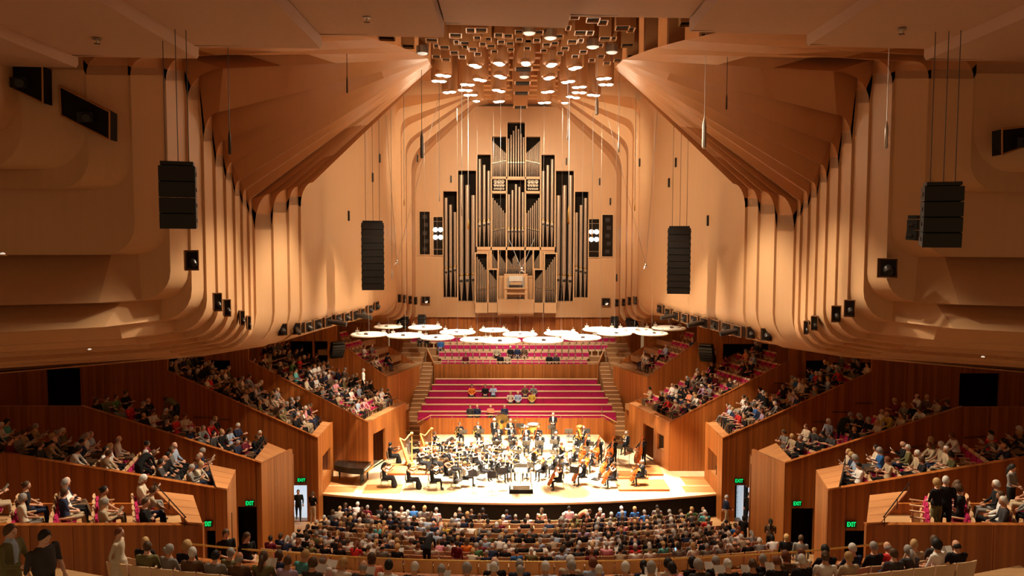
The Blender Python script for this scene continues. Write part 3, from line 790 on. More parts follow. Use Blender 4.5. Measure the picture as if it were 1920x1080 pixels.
# forward positive divisions either side of the console
for s in (-1, 1):
    for (d0, d1, vt, vb, vp, n, tops, mouths) in ((76.5, 53.5, 476, 568, 587, 6, (482, 506), (545, 544)), (52, 34.5, 506, 568, 586, 8, (511, 526), (541, 540))):
        Y = 63.1
        a, b_ = sorted((s*ox(d0, Y), s*ox(d1, Y)))
        zt_, zb_, zp = oz(vt, Y), oz(vb, Y), oz(vp, Y)
        rail_((a, Y, zp), (b_, 63.95, zb_), PLY, 'plinth')
        rail_((a-0.05, Y, zb_), (a+0.05, 63.95, zt_), WEDGE, 'case_post'); rail_((b_-0.05, Y, zb_), (b_+0.05, 63.95, zt_), WEDGE, 'case_post')
        rail_((a-0.05, Y, zt_), (b_+0.05, 63.95, zt_+0.1), WEDGE, 'case_rail'); rail_((a, 63.85, zb_), (b_, 63.95, zt_), VOID, 'case_back')
        bay(s, d0-2, d1+2, vb, vt, n, tops, mouths, Y=63.05, rr=0.36)
# console loft
rail_((-ox(34, 63), 62.9, oz(586, 63)), (ox(34, 63), 63.4, oz(561, 63)), PLY, 'loft_front')
m = MB(); zf = oz(586, 63)-OO.z
m.loft([[(-ox(34, 63), -1.1, zf), (-ox(34, 63), -1.05, zf-0.12), (-ox(34, 63), -0.85, zf-0.3), (-ox(34, 63), -0.1, zf-0.4)], [(ox(34, 63), -1.1, zf), (ox(34, 63), -1.05, zf-0.12), (ox(34, 63), -0.85, zf-0.3), (ox(34, 63), -0.1, zf-0.4)]])
m.obj('loft_soffit', PLY, org)
con = empty('organ_console', (0, 63.45, oz(561, 63)), 0, 'pale timber organ console with music desk in the loft under the pipes', 'console')
def cb(nm, a, b_, mat=WEDGE):
    m = MB(); m.span(a, b_); return m.obj(nm, mat, con)
cb('cabinet', (-0.95, 0, 0), (0.95, 0.5, 2.0)); 
for s in (-1, 1): cb('side_jamb', (s*0.72, -0.35, 0), (s*0.95, 0, 1.9)); cb('stop_panel', (s*0.45, -0.06, 0.95), (s*0.7, -0.02, 1.75), GREY)
cb('music_desk', (-0.55, -0.12, 1.45), (0.55, -0.04, 1.9), PAPER); cb('manuals', (-0.55, -0.40, 0.95), (0.55, 0, 1.15), EBONY)
cb('key_cheek', (-0.98, -0.45, 0.82), (0.98, 0.0, 0.95)); cb('bench_seat', (-0.85, -0.5, 0.40), (0.85, -0.2, 0.5)); 
for s in (-1, 1): cb('leg', (s*0.75, -0.48, 0), (s*0.85, -0.22, 0.4))
cb('pedal_board', (-0.7, -0.2, 0.05), (0.7, 0.0, 0.12), EBONY); cb('top_shelf', (-0.98, 0.0, 2.0), (0.98, 0.5, 2.05))
for i in range(9): cb('books' if i else 'lamp_box', (-0.95+0.17*i*1.1, 0.15, 2.05), (-0.82+0.17*i*1.1, 0.3, 2.17+0.06*(i % 3)), EBONY if i % 3 else BROWNV)
# small shield on the ply below the console
e = empty('shield_plaque', (ox(0), 63.98, oz(592)), 0, 'small dark shield plaque centred on ply below the organ console', 'plaque')
m = MB(); m.prism([(-0.13, 0, 0.0), (-0.13, 0, 0.2), (0.13, 0, 0.2), (0.13, 0, 0.0), (0, 0, -0.16)], (0, -0.04, 0)); m.obj('shield', BLACK, e)

# ================================================================== CROWN: hanging boxes and lamps
crown = struct(empty('ceiling', (0, 36, 24)))
CX = []
def z5(l, ox_, oy, k): return [((x/k)+ox_, (y/k)+oy, w/k) for x, y, w in l]
CX += z5([(645,325,190),(890,240,140),(1065,238,185),(1000,370,110),(1155,390,150),(255,408,185),(330,500,80),(465,520,150),(660,435,80),(805,455,150),(1350,320,130),(1505,335,135),(1685,270,130),(1390,435,110),(1535,462,120),(1685,398,110),(1835,430,110),(1090,470,100),(1225,505,130),(800,522,80),(930,553,130),(625,608,130),(130,603,150),(330,670,130),(490,722,130),(755,672,110),(1010,630,110),(1280,592,100),(1550,562,100),(1820,540,90)], 780, 30, 8.71)
CX += z5([(850,100,150),(945,368,185),(1100,370,110),(1150,160,210),(1310,200,150),(1630,290,220),(1770,320,110),(1345,465,180),(1485,465,80),(1715,575,190),(745,287,75),(110,375,130),(265,365,130),(460,440,140),(605,432,110),(230,495,110),(90,517,110),(75,627,100),(390,567,120),(525,545,110),(810,515,150),(950,495,80),(1145,590,130),(1275,575,70),(345,663,100),(690,625,120),(610,705,100),(860,755,110),(990,680,120),(1460,680,150),(1280,755,110),(1130,815,100),(1375,865,110),(1550,820,120),(1790,765,150)], 980, 20, 8.71)
CX += [(1220, 98, 22), (1186, 107, 19), (1267, 86, 28), (1331, 68, 34), (1290, 46, 30), (725, 73, 30), (765, 88, 22)]
for i, (u, v, w) in enumerate(CX):
    z = 22.1+0.06*(i % 5)
    p = WZ(u, v, z); d = p.y*1.0
    if p.y < 25.2: p = W(u, v, 25.2)
    if p.y > 44: p = W(u, v, 44)
    sx = w/F_PX*p.y*0.98; sy = min(1.5, max(0.7, sx*1.0)); t = math.atan2(p.x, 60-p.y)*0.45
    R = Matrix.Rotation(-t, 3, 'Z')
    m = MB(); hgt = 25.2-p.z
    th = 0.035
    c = Vector((p.x, p.y, p.z+hgt/2))-Vector(crown.location)
    for (dx, dy, ax, ay) in ((0, -sy/2, sx, th), (0, sy/2, sx, th), (-sx/2, 0, th, sy), (sx/2, 0, th, sy)):
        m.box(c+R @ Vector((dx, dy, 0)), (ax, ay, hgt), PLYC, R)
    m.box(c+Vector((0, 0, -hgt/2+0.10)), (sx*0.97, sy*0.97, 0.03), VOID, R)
    m.obj('hanging_box', None, crown)
# twin and single lamps
LCOUNT = []
PAIRS = [(480, 0, [((1630,486),(1658,497)), ((1378,560),(1430,567)), ((1348,604),(1398,607)), ((1430,690),(1472,686)), ((1563,630),(1610,633)), ((1545,672),(1595,674)), ((1585,710),(1632,709)), ((1660,592),(1700,600)), ((1815,470),(1832,480)), ((1818,567),(1848,578)), ((1800,672),(1840,682)), ((1806,760),(1838,756)), ((1653,755),)]),
         (960, 0, [((102,468),(106,480)), ((306,478),(290,490)), ((268,586),(290,577)), ((458,512),(490,502)), ((400,614),(442,606)), ((248,688),(288,683)), ((222,768),(266,766)), ((397,768),), ((480,652),(530,648)), ((478,690),(530,691)), ((434,722),(482,730)), ((665,588),(714,584)), ((680,631),(730,631)), ((590,708),(632,712))])]
k = 0
for x0, y0, lst in PAIRS:
    for pr in lst:
        pts = [WZ(x/4+x0, y/4+y0, 22.0) for x, y in pr]
        for p in pts: p.y = min(p.y, 53.0)
        pts = [W(x/4+x0, y/4+y0, min(WZ(x/4+x0, y/4+y0, 22.0).y, 53.0)) for x, y in pr]
        c = sum(pts, Vector())/len(pts); k += 1
        e = empty('ceiling_lamp', c, 0, None, 'lamp', 'twin lamps in the crown of the ceiling')
        LCOUNT.append((c.x, c.y, e, 'twin' if len(pts) == 2 else 'single'))
        m = MB(); m.lathe([(0.38, 0.06), (0.42, 0.12), (0.42, 2.9), (0.38, 3.0)], (0, 0.1, 0), 18); m.obj('housing', PLYC, e, smooth='auto')
        for p in pts:
            q = p-c
            m = MB(); m.lathe([(0.23, 0.10), (0.24, -0.02), (0.20, -0.02)], q, 16); m.obj('lamp_rim', PLYC, e)
            m = MB(); m.lathe([(0.18, 0.0), (0.20, -0.03), (0.13, -0.07), (0.01, -0.08)], q, 16); m.obj('lamp_disc', LAMP, e)
for i, (u, v) in enumerate(((792, 100), (983, 144), (992, 62), (1032, 71), (1111.5, 88), (1147.5, 98))):
    c = WZ(u, v, 22.05); e = empty('ceiling_lamp', c, 0, 'dim round downlight in a hanging crown box, %s dim lamp from the left' % ordn(i), 'lamp', 'dim lamps in the crown of the ceiling')
    m = MB(); m.lathe([(0.22, 0.05), (0.22, -0.02), (0.15, -0.06), (0.02, -0.08)], (0, 0, 0), 14); m.obj('lamp_disc', LAMPDIM, e)
    m = MB(); m.lathe([(0.26, 0.3), (0.26, 0.0), (0.22, 0.0)], (0, 0, 0), 14); m.obj('lamp_rim', STEEL, e)
for i, (x_, y_, e, kd) in enumerate(sorted(LCOUNT, key=lambda q: q[0])):
    e['label'] = 'bright %s round downlight in the wooden crown, %s lamp from the left' % (kd, ordn(i))
# spine boxes down the middle towards the organ
for i, (v0, v1) in enumerate(((115, 125), (144, 152), (163, 171), (192, 198))):
    p = WZ(982-i*2, v1, 22.2); p = W(982-i*2, v1, min(p.y, 47+i*2.6))
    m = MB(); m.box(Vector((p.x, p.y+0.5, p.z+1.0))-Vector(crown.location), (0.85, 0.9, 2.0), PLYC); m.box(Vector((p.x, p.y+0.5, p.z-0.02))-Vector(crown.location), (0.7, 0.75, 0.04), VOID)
    m.obj('hanging_box', None, crown)
# ================================================================== ACRYLIC RINGS OVER THE STAGE
def ring_mesh(r, tr):
    m = MB(); n1, n2 = 32, 8; vs = []; fs = []
    for i in range(n1):
        a = 2*math.pi*i/n1
        for j in range(n2):
            b = 2*math.pi*j/n2
            rr = r+tr*math.cos(b)*1.5; vs.append((rr*math.cos(a), rr*math.sin(a), tr*0.62*math.sin(b)))
    for i in range(n1):
        for j in range(n2):
            fs.append((i*n2+j, ((i+1) % n1)*n2+j, ((i+1) % n1)*n2+(j+1) % n2, i*n2+(j+1) % n2))
    m.add(vs, fs, ACRYL); return m.mesh('acrylic_ring', None, True)
def disc_mesh(r):
    m = MB(); m.lathe([(r, 0.05), (r*0.7, 0.10), (r*0.3, 0.12), (0.05, 0.12), (0.05, 0.07), (r*0.7, 0.05), (r, 0.0)], (0, 0, 0), 28, ACRYL); return m.mesh('acrylic_dish', None, True)
RM, DM = ring_mesh(0.88, 0.12), disc_mesh(0.76)
hm = MB(); hm.tube([(0, 0, 0.1), (0, 0, 0.34)], 0.015, 6); hm.box((0, 0, 0.14), (0.22, 0.08, 0.1)); HM = hm.mesh('hanger', STEEL)
RING = [(692, 621, 1.0), (728, 618.5, .85), (760, 623, 1.0), (797, 620, 1.0), (820, 627, .9), (858, 629, 1.0), (895, 631, .9), (925, 625, .8), (938, 633, 1.05), (975, 633, .95), (1018, 632, 1.05), (1052, 631, .95), (1090, 627, 1.05),
        (1125, 624, 1.0), (1152, 619, .95), (1190, 625, 1.05), (1222, 619, .9), (1254, 621, 1.0)]
for i, (u, v, q) in enumerate(RING):
    p = WZ(u, v+(6 if i % 2 == 0 else -6), 8.6)
    e = empty('acoustic_ring', p, 0, '%s clear acrylic acoustic ring from the left, hanging over the brightly lit stage' % ordn(i), 'acoustic ring', 'acrylic rings over the stage')
    e.scale = (q*1.02, q*1.02, q*1.02)
    link('rim', RM, e); link('dish', DM, e)
    for a in (0.5, 2.6, 4.7):
        h = link('hanger', HM, e); h.location = (0.88*math.cos(a), 0.88*math.sin(a), 0)
    m = MB(); m.tube([(0, 0, 0.1), (0, 0, (21.8-p.z)/(q*1.02))], 0.005, 4); m.obj('suspension_wire', STEEL, e)
# ================================================================== LOUDSPEAKERS
def line_array(top, n, w, h, d, yaw, bend, lab, cable=None, grp='hanging loudspeaker arrays', tilt0=0.0):
    e = empty('line_array', top, 0, lab, 'loudspeaker', grp)
    p = Vector((0, 0, -0.12)); t = tilt0; Rz = Matrix.Rotation(yaw, 3, 'Z')
    m = MB(); m.box(Rz @ Vector((0, 0, -0.05)), (w*0.9, d*0.9, 0.1), None, Rz); m.obj('flying_frame', BLACK, e)
    for i in range(n):
        R = Rz @ Matrix.Rotation(t, 3, 'X')
        c = p+R @ Vector((0, 0, -h/2))
        m = MB(); m.box(c, (w, d, h*0.965), BLACK, R)
        m.box(c+R @ Vector((0, -d/2-0.01, 0)), (w*0.94, 0.02, h*0.93), BLACK, R)
        m.box(c+R @ Vector((-w/2-0.012, 0.05, 0)), (0.02, d*0.5, h*0.25), EBONY, R); m.box(c+R @ Vector((w/2+0.012, 0.05, 0)), (0.02, d*0.5, h*0.25), EBONY, R)
        m.obj('cabinet', None, e)
        p = p+R @ Vector((0, 0, -h)); t += bend
    for (dx, ht) in (cable or ()):
        m = MB(); m.tube([Rz @ Vector((dx, 0, 0)), Rz @ Vector((dx*1.0, 0.0, ht))], 0.012, 5); m.obj('suspension_wire', EBONY, e)
    return e
def spk(u0, u1, v0, v1, Y, n, yaw, bend, lab, tilt=0.0, cab=True):
    p = W((u0+u1)/2, v0, Y); w = abs(W(u1, v0, Y).x-W(u0, v0, Y).x); H_ = W(u0, v0, Y).z-W(u0, v1, Y).z
    return line_array(p, n, w/(abs(math.cos(yaw))+0.35*abs(math.sin(yaw))), H_/n, w*0.62, yaw, bend, lab, ((-w*0.3, 8), (w*0.3, 8), (0.02, 8)) if cab else None, tilt0=tilt)
spk(677, 720, 414, 538, 40.5, 10, 0.16, 0.021, 'tall curved black line array hanging before the left organ-side wall', -0.04)
spk(1252, 1296, 424, 545, 40.5, 10, -0.22, 0.026, 'tall curved black line array hanging before the right organ-side wall', -0.04)
spk(299, 366, 304, 420, 22.0, 4, 0.32, 0.03, 'wide black loudspeaker array hanging over the left boxes, near the camera')
spk(1733, 1802, 342, 454, 22.0, 4, -0.34, 0.05, 'wide black loudspeaker array hanging over the right boxes, near the camera')
spk(1700, 1728, 404, 443, 22.9, 2, 0.9, 0.1, 'small black loudspeaker pair beside the wide array on the right', cab=False)
spk(621, 646, 641, 668, 50.5, 6, 0.5, 0.12, 'small curved black array fixed by the left side box wall', 0.25, cab=False)
spk(1311, 1337, 645, 675, 50.5, 6, -0.5, 0.12, 'small curved black array fixed by the right side box wall', 0.25, cab=False)
spk(783, 799, 590, 614, 60, 4, 0.1, 0.03, 'short stacked loudspeaker hung near the rear wood wall, left of the organ', cab=False)
spk(1145, 1160, 593, 613, 60, 4, -0.1, 0.03, 'short stacked loudspeaker hung near the rear wood wall, right of the organ', cab=False)
spk(748, 766, 594, 612, 58.5, 5, 0.8, 0.10, 'slanted loudspeaker column beside the left end of the rear wood wall', 0.3, cab=False)
spk(1174, 1192, 596, 613, 58.5, 5, -0.8, 0.10, 'slanted loudspeaker column beside the right end of the rear wood wall', 0.3, cab=False)
# ================================================================== SPOTLIGHT NICHES
def wall_hit(u, v, cands):
    best = None
    return best
def niche(u0, u1, v0, v1, p, nvec, lab, lampy=False, grp='spotlight niches in the ply walls', beam=None):
    """dark block proud of the wall, coloured like a shaded recess, with a spotlight; p: centre on the wall, nvec: wall normal into the hall"""
    depth = (p-CAM).dot(_f); w = (u1-u0)/F_PX*depth; h = (v1-v0)/F_PX*depth
    tv = Vector((-nvec.y, nvec.x, 0)); cosv = abs(tv.dot((_r2))) ; w = w/max(0.35, cosv)
    rz = math.atan2(nvec.y, nvec.x)+math.pi/2
    e = empty('spotlight_niche', p, rz, lab, 'niche', grp)
    m = MB(); m.span((-w/2, -0.05, -h/2), (w/2, 0.4, h/2), BROWNV); m.obj('recess', None, e)  # block and sheet carry the recess shade in their dark colour
    m = MB(); m.span((-w*0.36, -0.056, -h*0.40), (w*0.42, -0.05, h*0.42), VOID); m.obj('painted_shade', None, e)
    for (a, b_) in (((-w/2-0.02, -0.07, -h/2-0.02), (w/2+0.02, -0.03, -h/2)), ((-w/2-0.02, -0.07, h/2), (w/2+0.02, -0.03, h/2+0.02)), ((-w/2-0.02, -0.07, -h/2), (-w/2, -0.03, h/2)), ((w/2, -0.07, -h/2), (w/2+0.02, -0.03, h/2))):
        m = MB(); m.span(a, b_); m.obj('reveal', PLYC, e)
    L = beam or 0.18
    r = min(w, h)*0.28
    m = MB(); m.tube([(0, 0.1, 0.03), (0.03, -L*0.55, -0.04*1), (0.06, -L, -0.12)], [r*0.8, r, r*0.9], 10); m.obj('spotlight', EBONY, e, smooth='auto')
    m = MB(); m.lathe([(r*0.8, 0), (r*0.5, 0.02), (0.01, 0.03)], (0.06, -L-0.005, -0.12), 10, rot=Matrix.Rotation(math.radians(90), 3, 'X')); m.obj('lens', LAMPDIM if lampy else BLACK, e)
def on_long(u, v):   # point on the long ply wall beside the stage
    s = -1 if u < 970 else 1
    best = None
    xA, xB = abs(INNER_A[s]), abs(INNER_B[s])
    for i in range(400):
        t = i/399; Y = lerp(36.5, 54.6, t); x = s*(lerp(xA, xB, t)+0.25*math.sin(t*math.pi))
        p = W(u, v, Y)
        d = abs(p.x-x)
        if best is None or d < best[0]: best = (d, p, t)
    return best[1]
INNER_A = {s: HX(562, 1402, 450, 36.5)-0.1 for s in (-1, 1)}; INNER_A = {s: px for s in (-1, 1)}
INNER_B = {s: HX(743, 1197.6, 450, 54.6) for s in (-1, 1)}
LN = [(25,115,275,370),(165,230,268,355),(275,330,262,348),(365,410,255,330),(430,485,235,310),(512,560,218,290),(588,632,198,265),(655,697,187,252),(718,765,170,240),(775,812,155,218),(832,868,130,190),(885,920,103,165)]
RN = [(2115,2220,310,412),(1870,1946,303,395),(1762,1820,290,380),(1668,1718,283,362),(1580,1645,262,345),(1495,1555,240,315),(1418,1475,227,297),(1342,1395,207,275),(1275,1320,195,262),(1210,1255,178,240),(1150,1192,155,218),(1092,1133,127,190)]
BEAM = {2: 0.9, 5: 1.0, 8: 1.0}
for s, lst, x0 in ((-1, LN, 480), (1, RN, 960)):
    for i, (a, b_, c, d) in enumerate(lst):
        u0, u1, v0, v1 = a/4+x0, b_/4+x0, c/4+540, d/4+540
        uc, vc = (u0+u1)/2, (v0+v1)/2
        if (s == -1 and uc > 566) or (s == 1 and uc < 1398):
            p = on_long(uc, vc); nv = Vector((-s*1.0, -0.13, 0)).normalized()
        else:
            p = W(uc, vc, 34.9 if i < 2 else 36.3); nv = Vector((-s*0.35, -1, 0)).normalized()
        niche(u0, u1, v0, v1, p, nv, 'dark square spotlight niche, %s ply wall, %s along from the camera' % ('left' if s < 0 else 'right', ordn(i)), beam=BEAM.get(i if s < 0 else i-1))
for i, (s, u0, u1, v0, v1, Y) in enumerate([(-1, 402, 414, 550, 583, 27.9), (-1, 421, 431, 562, 593, 28.7), (-1, 451, 457.5, 583, 610, 31.1), (-1, 464.5, 469.5, 593, 618, 31.9), (-1, 349, 369, 470, 506, 22.0),
        (1, 1585, 1601, 563, 594, 27.9), (1, 1561, 1575, 574, 604, 28.7), (1, 1522, 1532, 593, 620, 30.7), (1, 1508, 1514.6, 602, 627, 31.5), (1, 1649, 1679, 485, 520, 26.5)]):
    p = W((u0+u1)/2, (v0+v1)/2, Y-0.35)
    niche(u0, u1, v0, v1, p, Vector((-s*0.5, -1, 0)).normalized(), 'tall dark slot between curved ribs, %s ply wall, %s from outside' % ('left' if s < 0 else 'right', ordn([4, 3, 2, 1, 0][::-1].index(i % 5) if False else (0 if i % 5 == 4 else i % 5+1))), grp='slots in the ribbed ply walls', beam=0.1)
for i, (u0, u1, v0, v1, Y) in enumerate([(746, 752, 552, 567, 55.6), (756, 761, 553, 568, 57.4), (766, 772, 555, 570, 59.2), (776, 782, 557, 571, 61), (790, 806, 556, 569, 63.9),
        (1128, 1143.6, 559, 573, 63.9), (1153, 1160, 561, 575, 61), (1166, 1172, 560, 574, 59.2), (1177, 1183, 557, 572, 57.4), (1188, 1194, 556, 571, 55.6)]):
    p = W((u0+u1)/2, (v0+v1)/2, Y-0.08); s = -1 if i < 5 else 1
    niche(u0, u1, v0, v1, p, Vector((-s*0.02, -1, 0)).normalized(), 'small spotlight niche %s of the organ, %s inwards from the side' % ('left' if s < 0 else 'right', ordn(i if i < 5 else 9-i)), lampy=(i in (4, 5)), grp='niches beside the organ', beam=0.12)
for (u0, u1, v0, v1, lit, lab) in ((787, 806, 397, 477, 0, 'dark tall equipment window beside the organ, left'), (813, 830, 407, 478, 1, 'window with four bright floodlights just left of the organ pipes'),
                                  (1104, 1123, 411, 482, 1, 'window with four bright floodlights just right of the organ pipes'), (1129, 1149, 403, 481, 0, 'dark tall equipment window beside the organ, right')):
    p = W((u0+u1)/2, (v0+v1)/2, 63.95); w = (u1-u0)/F_PX*63.9; h = (v1-v0)/F_PX*63.9
    e = empty('light_window', p, 0, lab, 'window', 'equipment windows beside the organ')
    m = MB(); m.span((-w/2, -0.03, -h/2), (w/2, 0.1, h/2), VOID); m.obj('recess', None, e)
    for (a, b_) in (((-w/2-0.06, -0.06, -h/2), (-w/2, 0.0, h/2)), ((w/2, -0.06, -h/2), (w/2+0.06, 0.0, h/2)), ((-w/2-0.06, -0.06, h/2), (w/2+0.06, 0, h/2+0.06)), ((-w/2-0.06, -0.06, -h/2-0.06), (w/2+0.06, 0, -h/2))):
        m = MB(); m.span(a, b_); m.obj('frame', WEDGE, e)
    if lit:
        for a in (-0.21, 0.21):
            for c in (-0.1, 0.52):
                m = MB(); m.lathe([(0.17, 0.0), (0.19, 0.03), (0.12, 0.06), (0.01, 0.07)], (a, -0.05, c), 12, rot=Matrix.Rotation(math.radians(90), 3, 'X')); m.obj('floodlight', LAMP, e)
        for c in (-1.1, 1.2):
            m = MB(); m.tube([(-w/2, -0.05, c), (w/2, -0.05, c)], 0.02, 6); m.obj('lamp_bar', STEEL, e)
    else:
        for c in range(5):
            m = MB(); m.box((0.1*(c % 2), -0.05, -h*0.38+c*h*0.19), (w*0.4, 0.06, h*0.09), EBONY); m.obj('equipment', None, e)
# ventilation slits
SL = [(653, 405, 0), (711, 297, 0), (698, 333, 0), (1200, 305, 0), (1268, 305, 0), (1255, 343, 0), (1328, 414, 0), (1157, 521, 1), (1125, 341, 2), (1145, 378, 2), (1063, 303, 2), (782, 297, 1), (845, 336, 2)]
for i, (u, v, kind) in enumerate(SL):
    p = on_long(u, v) if kind == 0 else W(u, v, (0, 60.3, 63.95)[kind]); s = -1 if u < 970 else 1
    e = empty('vent_slit', p, 0, None, 'vent', 'narrow black vents in the ply walls'); e['label'] = 'narrow black upright vent slit in pale ply, %s from the left' % ordn(sorted(q[0] for q in SL).index(u))
    m = MB(); m.box((-s*0.04, -0.04, 0), (0.10, 0.14, 0.55), BLACK); m.obj('slot', None, e)
    m = MB(); m.box((-s*0.02, -0.02, 0.29), (0.12, 0.14, 0.03), PLYC); m.obj('lip', None, e)
# ================================================================== WIRES WITH WEIGHTS AND MICROPHONES
WIRE = [(431, 92, 256, 290, 25, EBONY, .028), (651, 70, 150, 175, 30, BROWNV, .02), (791, 75, 258, 297, 36, EBONY, .045), (1320, 70, 233, 279, 30, STEEL, .05), (1661, 95, 240, 279, 25, STEEL, .035), (1362, 62, 183, 206, 30, BROWNV, .02),
        (866, 80, 388, 405, 40, STEEL, .02), (878, 130, 416, 430, 42, BRASS, .03), (1064, 70, 250, 262, 38, STEEL, .02), (1066, 120, 395, 420, 42, BRASS, .03), (1119, 55, 190, 216, 34, STEEL, .045), (1160, 200, 270, 286, 40, STEEL, .03),
        (758, 170, 376, 386, 45, BRASS, .02), (824, 160, 364, 378, 48, STEEL, .02), (735, 150, 510, 523, 44, STEEL, .03), (1190, 150, 384, 396, 46, BRASS, .02), (1110, 300, 432, 446, 50, BRASS, .025)]
for i, (u, v0, v1, v2, Y, mat, r) in enumerate(WIRE):
    a, b_, c = W(u, v0, Y), W(u, v1, Y), W(u, v2, Y)
    top = min(25.1, a.z+3) if Y > 24.5 else a.z+0.5
    e = empty('hanging_microphone', c, 0, None, 'microphone', 'hanging microphones and weights'); 
    e['label'] = 'thin hanging wire with a slim weight, %s from the left' % ordn(sorted(q[0] for q in WIRE).index(u))
    m = MB(); m.tube([(0, 0, 0), (0, 0, top-c.z)], 0.008+Y*0.00018, 5); m.obj('wire', STEEL if mat is BRASS else mat, e)
    m = MB(); m.tube([(0, 0, 0), (0, 0, 0.05), (0, 0, (b_.z-c.z)), (0, 0, (b_.z-c.z)*1.35)], [r*0.8, r*1.8, r*1.6, 0.012], 8); m.obj('weight', mat, e, smooth='auto')
for (u, v, s) in ((744, 490, -1), (1211, 497, 1), (978, 505, 0)):
    p = W(u, v, 44); e = empty('microphone_cluster', p, 0, 'small chrome microphone cluster slung on two crossing wires, %s' % {-1: 'left of the stage axis', 1: 'right of the stage axis', 0: 'before the organ console'}[s], 'microphone')
    for dx in (-1, 1):
        m = MB(); q = W(u+dx*(25 if s == 0 else 55)+(-s*30), v-(60 if s == 0 else 330), 44)-p; m.tube([(0, 0, 0), q], 0.012, 5); m.obj('wire', STEEL, e)
    m = MB(); m.ell((0, 0, 0), (0.08, 0.08, 0.10)); m.tube([(0, 0, 0), (-0.12, -0.1, -0.2)], 0.03, 6); m.tube([(0, 0, 0), (0.14, -0.1, -0.18)], 0.03, 6); m.obj('capsule', CHROME, e, smooth='auto')
# sprinklers in the ceiling panels
for i, (u, v, lab) in enumerate(((182, 73, 'far left'), (688, 33, 'inner left'), (1691, 55, 'right'))):
    z = [W(371, 110, 24).z, W(832, 70, 24).z, W(1738, 92, 24).z][i]; p = WZ(u, v, z)
    e = empty('ceiling_sprinkler', p, 0, 'small dark sprinkler head on the %s ceiling panel' % lab, 'sprinkler')
    m = MB(); m.lathe([(0.12, 0), (0.12, -0.02), (0.03, -0.03), (0.025, -0.12)], (0, 0, 0), 10); m.obj('plate', STEEL, e)
    m = MB(); m.box((0, 0, -0.13), (0.17, 0.02, 0.02)); m.box((0, 0, -0.13), (0.02, 0.17, 0.02)); m.obj('deflector', EBONY, e)
# ================================================================== EXIT SIGNS
def exit_sign(u0, u1, v0, v1, Y, lab, rz=0):
    p = W((u0+u1)/2, (v0+v1)/2, Y-0.06); w = (u1-u0)/F_PX*Y*1.02; h = (v1-v0)/F_PX*Y*1.05
    e = empty('exit_sign', p, rz, lab, 'sign', 'green exit signs')
    m = MB(); m.box((0, 0, 0), (w, 0.06, h)); m.obj('board', EXITB, e)
    cu = bpy.data.curves.new('letters', 'FONT'); cu.body = 'EXIT'; cu.size = h*0.98; cu.align_x = 'CENTER'; cu.align_y = 'CENTER'; cu.extrude = 0.004; cu.offset = 0.006
    o = bpy.data.objects.new('letters', cu); COL.objects.link(o); o.parent = e
    o.location = (0, -0.036, 0); o.rotation_euler = (math.radians(90), 0, 0); cu.materials.append(GREENL)
    bpy.context.view_layer.update()
    me = bpy.data.meshes.new_from_object(o.evaluated_get(bpy.context.evaluated_depsgraph_get())); xs = [v.co.x for v in me.vertices]; q = min(1.4, w*0.86/max(0.01, max(xs)-min(xs)))
    bpy.data.objects.remove(o)
    o = link('letters', me, e); o.location = (0, -0.036, 0); o.rotation_euler = (math.radians(90), 0, 0); o.scale = (q, 1, 1)
exit_sign(557, 574, 896, 904, 41.2, 'green EXIT sign above the bright doorway beside the stage, left')
exit_sign(1377, 1394, 897, 906, 41.2, 'green EXIT sign above the dark doorway beside the stage, right')
exit_sign(460, 477, 938, 949, 34.0, 'green EXIT sign over the middle dark doorway on the left')
exit_sign(1486, 1503, 939, 949, 34.0, 'green EXIT sign over the middle dark doorway on the right')
exit_sign(384, 398, 976, 988, 27.0, 'green EXIT sign over the doorway nearest the camera, left')
exit_sign(1586, 1605, 977, 989, 27.0, 'green EXIT sign over the doorway nearest the camera, right')
# wall handrails beside the box steps
HR = [(2, -1, 6, 28, 885), (2, -1, 40, 87, 886), (2, -1, 110, 160, 895), (3, -1, 0, 30, 800), (3, -1, 180, 215, 840), (3, -1, 118, 158, 822), (2, -1, 230, 268, 905), (3, -1, 365, 400, 782), (3, -1, 410, 432, 786), (4, -1, 500, 530, 735), (4, -1, 540, 560, 748),
      (2, 1, 1808, 1845, 820), (2, 1, 1752, 1790, 830), (2, 1, 1700, 1730, 838), (2, 1, 1650, 1682, 848), (3, 1, 1604, 1635, 755), (3, 1, 1560, 1592, 772), (3, 1, 1525, 1550, 790), (4, 1, 1452, 1476, 718)]
for i, (k, s, u0, u1, v) in enumerate(HR):
    Y = BOX[k]['Y']
    a, b_ = W(u0, v, Y), W(u1, v+(0 if k > 2 else (3 if s < 0 else -3)), Y)
    e = empty('wall_handrail', a, 0, 'short dark handrail, %s from the left, on the %s box walls' % (ordn(sorted(q[2] for q in HR if q[1] == s).index(u0)), 'left' if s < 0 else 'right'), 'handrail', 'short handrails on the box walls')
    m = MB(); m.tube([(0, -0.1, 0), b_-a+Vector((0, -0.1, 0))], 0.025, 6); m.obj('bar', EBONY, e)
    for q in (Vector((0, 0, 0)), b_-a):
        m = MB(); m.tube([q+Vector((0, -0.1, 0)), q+Vector((0, 0.0, 0))], 0.02, 6); m.obj('bracket', EBONY, e)
# eyeball lights glowing on the lower side shells
for (u, v, Y, lab) in ((5, 477, 19.9, 'far left'), (168, 656, 26.0, 'low left'), (1843, 670, 26.0, 'low right')):
    p = W(u, v, Y); e = empty('wall_light', p, 0, 'small glowing wall light in the curved ply, %s' % lab, 'lamp')
    m = MB(); m.lathe([(0.05, 0), (0.06, 0.03), (0.02, 0.05)], (0, 0, 0), 10); m.obj('bulb', LAMPDIM, e)
    m = MB(); m.lathe([(0.09, -0.04), (0.09, 0), (0.06, 0.0)], (0, 0, 0), 10); m.obj('collar', PLYC, e)
